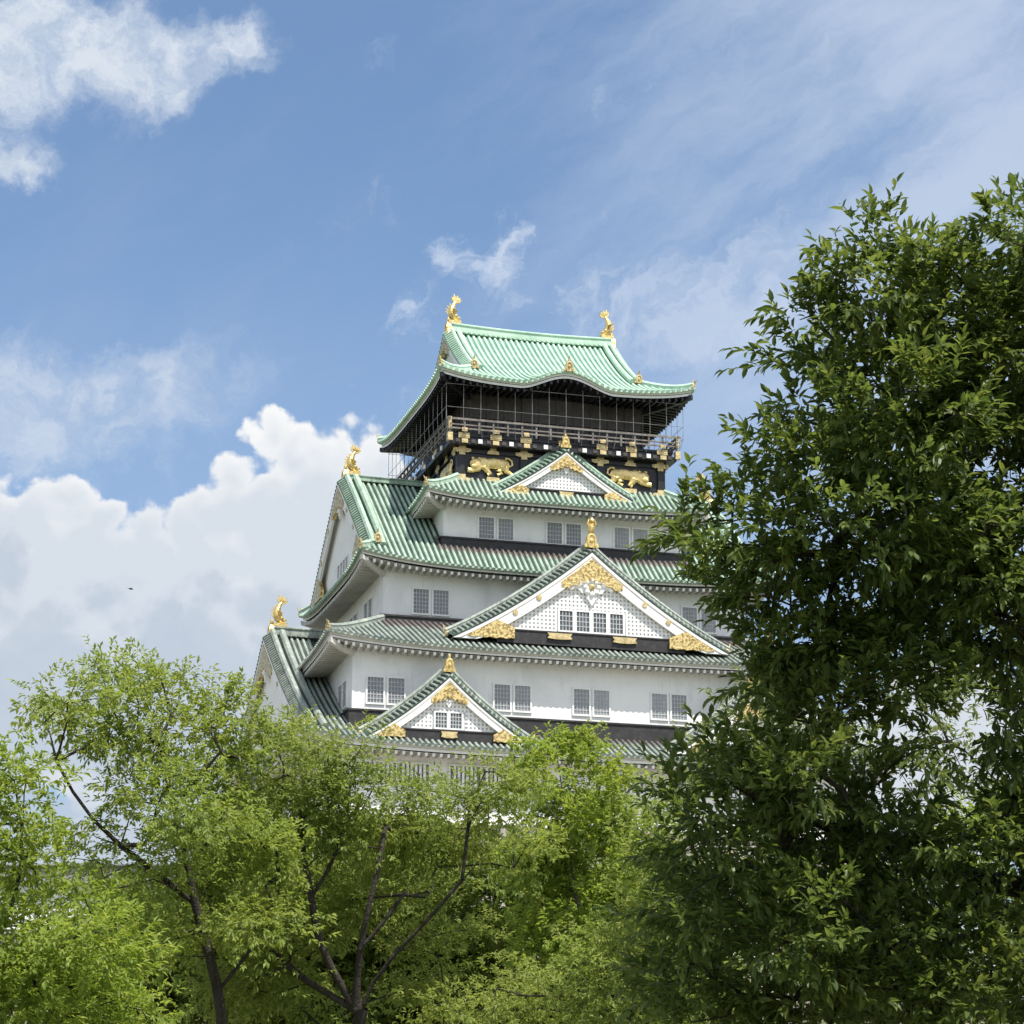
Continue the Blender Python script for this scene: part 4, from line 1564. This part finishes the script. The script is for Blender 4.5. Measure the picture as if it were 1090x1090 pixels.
# ------------------------------------------------------------------ trees
def grow(trunks, blobs, dens, seg=.30, jit=.10, wander=.35, rmul=.0035, rmax=.25, pw=.52, shell=2.4):
    """branch skeleton: given limbs, then twigs that reach for points inside the crown blobs"""
    P = []; par = []
    for ti, tr in enumerate(trunks):
        tr = np.asarray(tr, float)
        pts = []
        for a, b in zip(tr[:-1], tr[1:]):
            k = max(1, int(np.linalg.norm(b - a) / seg))
            for i in range(k):
                pts.append(a + (b - a) * i / k)
        pts.append(tr[-1])
        pts = np.array(pts)
        pts[1:-1] += rng.normal(0, jit * seg, (len(pts) - 2, 3))
        for i in range(2):
            pts[1:-1] = (pts[:-2] + 2 * pts[1:-1] + pts[2:]) / 4
        if ti == 0:
            last = -1
        else:
            last = int(np.argmin(np.linalg.norm(np.array(P) - pts[0], axis=1)))
        for p in pts:
            P.append(p); par.append(last); last = len(P) - 1
    A = []; B = []
    for bi, (c, r) in enumerate(blobs):
        c = np.asarray(c, float)
        n = max(3, int(dens * r * r * (0.7 + .6 * rng.random())))
        d = nrm(rng.normal(size=(n, 3)))
        rad = r * rng.random(n) ** (1 / shell)
        A.append(c + d * rad[:, None] * np.array([1, 1, .9])); B += [c] * n
    A = np.concatenate(A); B = np.array(B)
    base = np.array(P)
    order = np.argsort(np.min(np.linalg.norm(A[:, None, :] - base[None, ::3, :], axis=2), axis=1))
    cap = 200000
    N = np.zeros((cap, 3)); plen = np.zeros(cap)
    n = len(P)
    N[:n] = P
    for i in range(n):
        plen[i] = 0 if par[i] < 0 else plen[par[i]] + np.linalg.norm(N[i] - N[par[i]]) * .35
    tips = []
    for k in order:
        a = A[k]
        d = np.linalg.norm(N[:n] - a, axis=1)
        j = int(np.argmin(d + .28 * plen[:n] + np.where(N[:n, 2] > a[2] + .1, .25 * d, 0)))
        L = d[j]
        m = max(1, int(L / seg))
        p0 = N[j]
        perp = rng.normal(size=3) * L * .10 * wander
        last = j
        for i in range(1, m + 1):
            t = i / m
            q = p0 + (a - p0) * t + perp * math.sin(math.pi * t) + np.array([0, 0, .10 * L * math.sin(math.pi * t)])
            if i < m: q = q + rng.normal(0, jit * seg, 3)
            N[n] = q; plen[n] = plen[last] + L / m
            par.append(last); last = n; n += 1
        tips.append(last)
    N = N[:n]; par = np.array(par)
    cnt = np.zeros(n); cnt[tips] += 1
    for i in range(n - 1, -1, -1):
        if par[i] >= 0: cnt[par[i]] += cnt[i]
    rad = np.clip(rmul * np.maximum(cnt, .6) ** pw, 0, rmax)
    return N, par, rad, np.array(tips), B[order], cnt


def branch_mesh(name, N, par, rad, mat, parent, off):
    idx = np.where(par >= 0)[0]
    p1 = N[idx]; p0 = N[par[idx]]
    r1 = rad[idx]; r0 = np.minimum(rad[par[idx]], r1 * 1.7 + .002)
    d = nrm(p1 - p0)
    ref = np.where(np.abs(d[:, 2:3]) < .9, np.array([[0, 0, 1.0]]), np.array([[1.0, 0, 0]]))
    s = nrm(np.cross(d, ref)); u = np.cross(s, d)
    V = []; F = []; b = 0
    for sel, k in ((r1 > .03, 9), (r1 <= .03, 4)):
        m = int(sel.sum())
        if not m: continue
        an = np.linspace(0, 2 * np.pi, k, endpoint=False)
        cs_ = np.cos(an)[None, :, None]; sn = np.sin(an)[None, :, None]
        e0 = (p0 - d * r0[:, None] * .3)[sel]
        a = e0[:, None, :] + r0[sel][:, None, None] * (cs_ * s[sel][:, None, :] + sn * u[sel][:, None, :])
        c = p1[sel][:, None, :] + r1[sel][:, None, None] * (cs_ * s[sel][:, None, :] + sn * u[sel][:, None, :])
        vv = np.concatenate([a, c], 1).reshape(-1, 3)
        i0 = b + np.arange(m)[:, None] * 2 * k + np.arange(k)[None]
        i1 = b + np.arange(m)[:, None] * 2 * k + (np.arange(k)[None] + 1) % k
        F.append(np.stack([i0, i1, i1 + k, i0 + k], -1).reshape(-1, 4))
        V.append(vv); b += len(vv)
    return np_mesh(name, np.concatenate(V) - off, np.concatenate(F), mat, parent, True)


def np_mesh(name, V, F, mat, parent=None, smooth=False):
    me = bpy.data.meshes.new(name)
    n, k = F.shape
    me.vertices.add(len(V)); me.vertices.foreach_set('co', np.ascontiguousarray(V, dtype=np.float32).ravel())
    me.loops.add(n * k); me.loops.foreach_set('vertex_index', np.ascontiguousarray(F, dtype=np.int32).ravel())
    me.polygons.add(n)
    me.polygons.foreach_set('loop_start', np.arange(0, n * k, k, dtype=np.int32))
    me.polygons.foreach_set('use_smooth', np.full(n, smooth, dtype=bool))
    me.materials.append(mat)
    me.update(calc_edges=True)
    me.validate()
    o = bpy.data.objects.new(name, me)
    COL.objects.link(o)
    if parent: o.parent = parent
    return o


def leaf_geometry(Bp, D, Nn, ln, wd, fine):
    """leaf blades from base points, directions, normals, lengths and widths"""
    S = nrm(np.cross(D, Nn)); Nn = np.cross(S, D)
    L = ln[:, None]; W = wd[:, None]
    n = len(Bp)
    if fine:
        rows = [Bp]
        for t, w, dz in ((.30, .46, .02), (.66, .40, -.05)):
            c = Bp + D * L * t + Nn * L * dz
            rows += [c + S * W * w + Nn * W * .16, c, c - S * W * w + Nn * W * .16]
        rows.append(Bp + D * L - Nn * L * .16)
        V = np.stack(rows, 1).reshape(-1, 3)
        o = np.arange(n)[:, None] * 8
        F = np.concatenate([o + np.array([q]) for q in ([0, 2, 1, 1], [0, 3, 2, 2])], 0)
        T = np.array([[0, 2, 1], [0, 3, 2], [1, 2, 5], [1, 5, 4], [2, 3, 6], [2, 6, 5], [4, 5, 7], [5, 6, 7]])
        F = (o[:, None, :] + T[None]).reshape(-1, 3)
    else:
        m = Bp + D * L * .48
        V = np.stack([Bp, m + S * W * .5 + Nn * W * .18, m - S * W * .5 + Nn * W * .18, Bp + D * L - Nn * L * .12], 1).reshape(-1, 3)
        o = np.arange(n)[:, None] * 4
        T = np.array([[0, 3, 1], [0, 2, 3]])
        F = (o[:, None, :] + T[None]).reshape(-1, 3)
    return V, F


def foliage(N, par, tips, C, cnt, shoots, nleaf, slen, llen, lwid, up=.45, droop=.15, out=.8, fine=False, spread=.12, angle=.85, inner=.5, flat=.7, rnd=.55):
    """shoots of alternate leaves at the twig tips and along the thinnest twigs"""
    pos = N[tips]; cen = C
    dirs = nrm(pos - N[par[tips]])
    base = [pos]; bd = [dirs]; bc = [cen]
    # also one node back along the twig
    pp = par[tips]
    ok = (pp >= 0)
    sel = ok & (rng.random(len(tips)) < inner)
    base.append(N[pp[sel]]); bd.append(dirs[sel]); bc.append(cen[sel])
    base = np.concatenate(base); bd = np.concatenate(bd); bc = np.concatenate(bc)
    base = np.repeat(base, shoots, 0); bd = np.repeat(bd, shoots, 0); bc = np.repeat(bc, shoots, 0)
    m = len(base)
    o = nrm(base - bc)
    ax = nrm(bd * .5 + o * out + np.array([0, 0, up]) + rng.normal(0, rnd, (m, 3)))
    base = base + np.clip(rng.normal(0, spread, (m, 3)), -1.5 * spread, 1.5 * spread) * np.array([1.15, 1.15, .62])
    sl = slen * (.6 + .8 * rng.random(m))
    Bs, Ds, Ns, Ls, Ws = [], [], [], [], []
    ref = nrm(rng.normal(size=(m, 3)))
    e1 = nrm(np.cross(ax, ref)); e2 = np.cross(ax, e1)
    # leaves lie mostly in a plane through the shoot that faces the sky
    for k in range(nleaf):
        t = (k + .5) / nleaf
        ph = k * 2.4 + rng.normal(0, .5, m)
        rdir = np.cos(ph)[:, None] * e1 + np.sin(ph)[:, None] * e2
        rdir = nrm(rdir * np.array([1, 1, flat]))
        a = angle * (1.1 - .75 * t) + rng.normal(0, .15, m)
        d = nrm(ax * np.cos(a)[:, None] + rdir * np.sin(a)[:, None] - np.array([0, 0, droop]) * (1 + rng.random((m, 1))))
        nn = nrm(np.array([0, 0, 1.0]) + ax * .35 + rng.normal(0, .38, (m, 3)))
        keep = rng.random(m) < .93
        Bs.append((base + ax * (sl * t)[:, None])[keep]); Ds.append(d[keep]); Ns.append(nn[keep])
        sc = (.75 + .5 * rng.random(m)) * (1 - .25 * abs(t - .5))
        Ls.append((llen * sc)[keep]); Ws.append((lwid * sc)[keep])
    return leaf_geometry(np.concatenate(Bs), np.concatenate(Ds), np.concatenate(Ns), np.concatenate(Ls), np.concatenate(Ws), fine)


def tree(label, trunks, blobs, leafm, barkm, dens=60, cat='tree', name='tree', group=None, gkw={}, fkw={}):
    """blobs: (px, py, radius px, depth). trunks: lists of (px, py, depth)"""
    T = [[at(*p) for p in tr] for tr in trunks]
    foot = T[0][0].copy()
    gz = ground_z(foot[0], foot[1]) - .15
    T[0] = [np.array([foot[0], foot[1], gz])] + T[0]
    B = []
    for px, py, r, dep in blobs:
        B.append((at(px, py, dep), r * dep / FPX))
    N, par, rad, tips, C, cnt = grow(T, B, dens, **gkw)
    root = empty(name, (foot[0], foot[1], gz))
    tag(root, label, cat, group)
    off = np.array([foot[0], foot[1], gz])
    branch_mesh('trunk', N, par, rad, barkm, root, off)
    V, F = foliage(N, par, tips, C, cnt, **fkw)
    np_mesh('crown', V - off, F, leafm, root)
    return root, len(F)


def dj(lst, dep, sp):
    """give each crown blob its own depth inside the crown"""
    return [(x, y, r, dep + rng.uniform(-sp, sp)) for x, y, r in lst]


L_near = leaf_mat('leaf_near', (.052, .086, .020), (.128, .172, .044), (.18, .20, .05), .25, .44, .40, tcol=1.8, clump=1.4)
L_left = leaf_mat('leaf_left', (0.143, .200, .038), (0.262, .325, .084), (0.276, .29, .07), .35, .48, .55, tcol=1.75)
L_yel = leaf_mat('leaf_yellow', (0.143, .210, .034), (0.262, .335, .074), (0.285, .31, .06), .4, .48, .55, tcol=1.75)
L_olive = leaf_mat('leaf_olive', (0.138, .195, .042), (0.267, .325, .088), (0.276, .27, .075), .28, .47, .55, tcol=1.75)
L_dark = leaf_mat('leaf_dark', (0.115, .165, .040), (0.225, .285, .075), (0.202, .22, .06), .35, .46, .5, tcol=1.75)
L_pale = leaf_mat('leaf_pale', (.110, .150, .045), (.200, .240, .085), (.24, .25, .08), .25, .50, .5, tcol=1.7)
B_dark = bark('bark_dark', (.028, .023, .018), (.055, .046, .036))
B_grey = bark('bark_grey', (.07, .062, .05), (.13, .115, .095))

mid = dict(shoots=26, nleaf=7, slen=.13, llen=.085, lwid=.035, up=.35, droop=.28, spread=.19, inner=.0, rnd=.45)
total = 0
# far trees that close the gaps behind the front row
_, n = tree('dark dense tree low behind the left branches, in front of the stone embankment', [[(120, 1180, 46), (140, 1000, 46)]],
            dj([(60, 1040, 60), (140, 1000, 65), (230, 1010, 65), (300, 960, 60), (180, 1080, 70), (310, 1070, 70), (250, 930, 45)], 46, 2.0), L_dark, B_dark, dens=90, fkw=dict(mid, shoots=10, llen=.17, lwid=.085, spread=.26))
total += n
_, n = tree('dark dense tree low in the centre behind the leaning trunk', [[(480, 1190, 48), (480, 1000, 48)]],
            dj([(380, 960, 55), (440, 930, 55), (520, 950, 60), (590, 960, 60), (470, 1010, 70), (560, 1040, 70), (640, 1030, 70), (700, 960, 60), (400, 1060, 60), (720, 1050, 60), (330, 1010, 60), (360, 1070, 60), (450, 1080, 70), (290, 1060, 60), (540, 1090, 60)], 48, 2.0), L_dark, B_dark, dens=90, fkw=dict(mid, shoots=10, llen=.17, lwid=.085, spread=.26))
total += n
_, n = tree('tall tree with a rounded light green top left of the castle', [[(235, 1200, 31), (236, 1050, 31), (205, 960, 31), (185, 860, 31), (168, 790, 31)], [(205, 960, 31), (130, 905, 30.5), (90, 880, 30.5), (60, 810, 30.5)], [(185, 860, 31), (235, 800, 31)], [(236, 1050, 31), (300, 960, 31), (290, 880, 31)]],
            dj([(40, 762, 26), (75, 740, 32), (112, 725, 28), (160, 735, 38), (215, 737, 34), (242, 765, 26), (125, 772, 42), (185, 790, 48), (235, 808, 36), (85, 775, 25), (150, 838, 38), (200, 860, 52), (118, 878, 30), (250, 868, 45), (165, 920, 50), (230, 940, 55), (105, 930, 35), (285, 910, 40), (290, 985, 50), (200, 1000, 45)], 31, 1.3), L_left, B_dark, dens=46, gkw=dict(rmul=.0046, rmax=.20), fkw=mid)
total += n
_, n = tree('olive tree with a dark forked leaning trunk below the castle', [[(378, 1190, 32.2), (378, 1075, 32.0), (395, 1040, 31.9), (440, 1000, 31.8), (492, 935, 31.8), (535, 892, 32.2)], [(378, 1075, 32.0), (384, 1010, 31.9), (404, 930, 32), (410, 880, 32.4)], [(378, 1075, 32), (345, 1005, 31.9), (332, 955, 32), (318, 880, 32.3), (325, 820, 33)], [(440, 1000, 31.8), (500, 970, 31.8), (545, 930, 32.3)], [(345, 1005, 31.9), (280, 940, 32), (255, 880, 32.5)],
            [(384, 1010, 31.9), (430, 950, 32), (462, 890, 32.5)], [(332, 955, 32), (365, 900, 32), (372, 840, 32.6)], [(378, 1075, 32), (300, 1030, 32), (262, 985, 32.3)], [(492, 935, 31.8), (500, 880, 32), (498, 850, 32.6)]],
            dj([(285, 790, 34), (325, 790, 32), (362, 800, 32), (270, 835, 36), (330, 835, 40), (385, 835, 30), (300, 880, 40), (360, 880, 40), (345, 862, 30), (415, 862, 34), (455, 858, 32), (500, 862, 34), (435, 885, 34), (380, 862, 28), (540, 828, 28), (545, 862, 30), (255, 900, 36), (420, 905, 40), (478, 895, 34), (330, 930, 45), (270, 960, 45), (395, 955, 36), (300, 1020, 55), (360, 985, 30), (545, 905, 34), (455, 960, 26), (250, 1050, 50), (330, 1080, 45), (445, 1010, 24), (490, 1000, 26), (425, 1055, 26), (475, 1045, 22)], 33, 1.1), L_olive, B_dark, dens=64, gkw=dict(rmul=.0042, rmax=.22), fkw=dict(mid, llen=.080, lwid=.030))
total += n
_, n = tree('bright yellow-green tree in the middle with upright twigs against the castle', [[(625, 1200, 39), (620, 1000, 39), (600, 880, 39), (590, 780, 39)], [(600, 880, 39), (568, 840, 39), (556, 800, 39)], [(620, 1000, 39), (650, 900, 39), (655, 815, 39)]],
            dj([(590, 788, 14), (604, 800, 12), (622, 790, 8), (562, 802, 16), (640, 815, 16), (580, 830, 22), (620, 845, 24), (655, 840, 18), (600, 870, 34), (640, 880, 36), (575, 900, 36), (670, 880, 26), (620, 925, 44), (660, 930, 36), (585, 950, 40), (640, 985, 50), (590, 1010, 40)], 39, 1.3), L_yel, B_grey, dens=48, fkw=dict(mid, llen=.10, lwid=.052))
total += n
_, n = tree('olive green bushy tree low between the yellow-green tree and the dark one', [[(690, 1200, 29), (680, 1060, 29), (700, 960, 29), (705, 880, 29)], [(680, 1060, 29), (620, 1020, 29)], [(680, 1060, 29), (560, 1060, 28.5)]],
            dj([(692, 862, 24), (712, 845, 20), (700, 895, 32), (725, 905, 40), (690, 945, 36), (730, 970, 45), (660, 1000, 36), (700, 1020, 45), (620, 1040, 38), (660, 1070, 45), (565, 1050, 34), (600, 1085, 40), (520, 1075, 36), (740, 1060, 50), (470, 1085, 30)], 29, 1.0), L_olive, B_dark, dens=48, fkw=dict(mid, llen=.075, lwid=.028, slen=.12))
total += n
_, n = tree('sunlit yellow-green tree at the lower left edge of the photo', [[(-40, 1200, 25), (-30, 1050, 25), (20, 960, 25), (30, 880, 25), (15, 830, 25)], [(-30, 1050, 25), (70, 1020, 25), (100, 980, 25)]],
            dj([(12, 812, 22), (-10, 840, 30), (32, 838, 22), (15, 870, 30), (40, 888, 20), (-20, 900, 45), (20, 930, 38), (62, 940, 32), (95, 975, 30), (45, 985, 45), (0, 1000, 50), (95, 1020, 42), (130, 1045, 34), (60, 1060, 55), (10, 1070, 55), (120, 1085, 45), (160, 1090, 28), (-40, 1000, 60), (-60, 920, 60)], 25, .8), L_yel, B_dark, dens=48, fkw=dict(mid, llen=.090, lwid=.034))
total += n
_, n = tree('thin-trunked light tree seen through the gap in the dark foliage on the right', [[(930, 1100, 27), (930, 870, 27), (927, 770, 27), (925, 700, 27)], [(930, 830, 27), (955, 800, 27)], [(930, 870, 27), (880, 800, 27)]],
            dj([(840, 745, 34), (812, 765, 28), (790, 785, 30), (760, 805, 26), (850, 725, 30), (880, 720, 34), (930, 700, 38), (985, 740, 34), (1030, 780, 28), (900, 800, 20), (970, 830, 26), (1000, 720, 34), (1050, 830, 30), (850, 800, 36), (1075, 700, 40), (760, 830, 30), (1090, 860, 36)], 27, .9), L_pale, B_dark, dens=48, fkw=dict(mid, llen=.085, lwid=.034, shoots=18))
total += n
_, n = tree('sunlit pale green tree behind the dark foliage at the lower right edge', [[(1010, 1200, 42), (1010, 1000, 42)]],
            dj([(1060, 880, 45), (1000, 905, 45), (990, 980, 50), (1060, 960, 50), (930, 960, 50), (1090, 1040, 60), (1000, 1050, 60), (920, 1040, 55), (860, 980, 50), (1120, 900, 60)], 42, 1.5), L_yel, B_grey, dens=60, fkw=dict(mid, llen=.13, lwid=.06, shoots=10, spread=.24))
total += n

# the big dark tree close to the camera on the right
nb_up = [(1095, 250, 40), (1050, 305, 42), (990, 300, 36), (955, 280, 24), (905, 258, 24), (930, 320, 42), (878, 300, 18), (860, 335, 16), (990, 360, 75), (912, 385, 48), (850, 378, 22), (846, 440, 22), (880, 435, 30), (1070, 390, 80), (960, 450, 85),
         (890, 475, 46), (836, 492, 20), (812, 525, 24), (778, 528, 22), (748, 552, 16), (1060, 480, 75), (900, 550, 80), (830, 568, 40), (785, 570, 24), (745, 580, 16), (860, 620, 52), (805, 622, 30), (765, 612, 16), (840, 680, 34), (830, 705, 24), (990, 560, 75), (1070, 600, 55), (930, 640, 60), (1010, 650, 60), (860, 672, 36), (900, 690, 40), (1075, 680, 45), (960, 700, 40), (850, 700, 24), (842, 740, 26), (868, 765, 30), (905, 775, 26), (955, 740, 26), (805, 655, 24), (860, 720, 30), (890, 745, 30), (930, 730, 30)]
nb_lo = [(775, 830, 40), (735, 860, 28), (815, 812, 36), (860, 830, 48), (740, 905, 45), (800, 890, 60), (870, 900, 65), (930, 850, 50), (960, 920, 60), (1030, 900, 50), (1075, 880, 40), (730, 970, 36), (780, 970, 55), (860, 990, 65), (740, 1030, 40), (800, 1060, 55),
         (880, 1070, 60), (945, 1010, 55), (1020, 1000, 40), (1070, 985, 40), (960, 1075, 50), (1050, 1070, 60), (720, 1080, 30), (1085, 770, 36), (1050, 735, 30), (1010, 790, 24)]
beyond = [(1160, 260, 80), (1180, 380, 110), (1160, 540, 100), (1170, 700, 90), (1150, 860, 90), (1170, 1010, 100), (1260, 300, 110), (1280, 500, 120), (1290, 720, 120), (1280, 940, 110), (1380, 420, 120), (1400, 650, 120)]
back = [(1040, 420, 75), (950, 500, 70), (1000, 600, 60), (860, 930, 80), (930, 990, 80), (790, 1000, 60), (900, 1060, 70)]
_, n = tree('big dark leafy tree close by, filling the right side of the photo', [[(1330, 1250, 14.6), (1320, 1000, 14.6), (1290, 760, 14.6), (1230, 620, 14.6), (1130, 565, 14.4), (1040, 545, 14.4), (960, 500, 14.3), (900, 430, 14.2)], [(1320, 1000, 14.6), (1180, 960, 14.5), (1060, 940, 14.3), (950, 900, 14.2), (850, 870, 14)],
            [(1230, 620, 14.6), (1160, 450, 14.5), (1080, 330, 14.4)], [(1040, 545, 14.4), (950, 590, 14.2), (850, 590, 14), (780, 580, 14)], [(1060, 940, 14.3), (960, 1010, 14.1), (860, 1040, 14)], [(1290, 760, 14.6), (1150, 700, 14.4), (1050, 660, 14.3)]],
            dj(nb_up, 14.0, .45) + dj(nb_lo, 13.8, .45) + dj(beyond, 14.5, .6) + dj(back, 15.1, .25), L_near, B_dark, dens=230,
            gkw=dict(seg=.11, rmul=.0026, rmax=.16, shell=4.0), fkw=dict(shoots=7, nleaf=9, slen=.17, llen=.078, lwid=.031, up=.42, droop=.12, out=1.0, fine=True, spread=.075, inner=.0, rnd=.36))
total += n
print('leaf faces', total)

# ------------------------------------------------------------------ a bird far off before the clouds
bb = MB()
bb.ell((0, 0, 0), (.16, .055, .05), 0, 10, 6)
bb.ell((.17, 0, .03), (.05, .04, .04), 0, 8, 5)
for sg in (-1, 1):
    P = [(.06, sg * .03, .02), (-.06, sg * .03, .02), (-.10, sg * .22, .09), (-.02, sg * .40, .05), (.06, sg * .22, .10)]
    bb.add(P + [(p[0], p[1], p[2] - .015) for p in P], [(0, 1, 2, 3, 4), (9, 8, 7, 6, 5)] + [(i, (i + 1) % 5, 5 + (i + 1) % 5, 5 + i) for i in range(5)], 0)
P = [(-.14, .03, .01), (-.14, -.03, .01), (-.28, -.06, .01), (-.28, .06, .01)]
bb.add(P + [(p[0], p[1], p[2] - .012) for p in P], [(0, 1, 2, 3), (7, 6, 5, 4), (0, 1, 5, 4), (1, 2, 6, 5), (2, 3, 7, 6), (3, 0, 4, 7)], 0)
bird = bb.build('bird', noisy('feather', (.03, .03, .03), (.06, .055, .05), 5, .8), None, (0, 0, 0), True)
bird.location = at(139, 627, 120)
bird.rotation_euler = (.2, .1, .5)
bird.scale = (.62, .62, .62)
tag(bird, 'tiny dark bird flying in front of the grey cloud', 'bird')
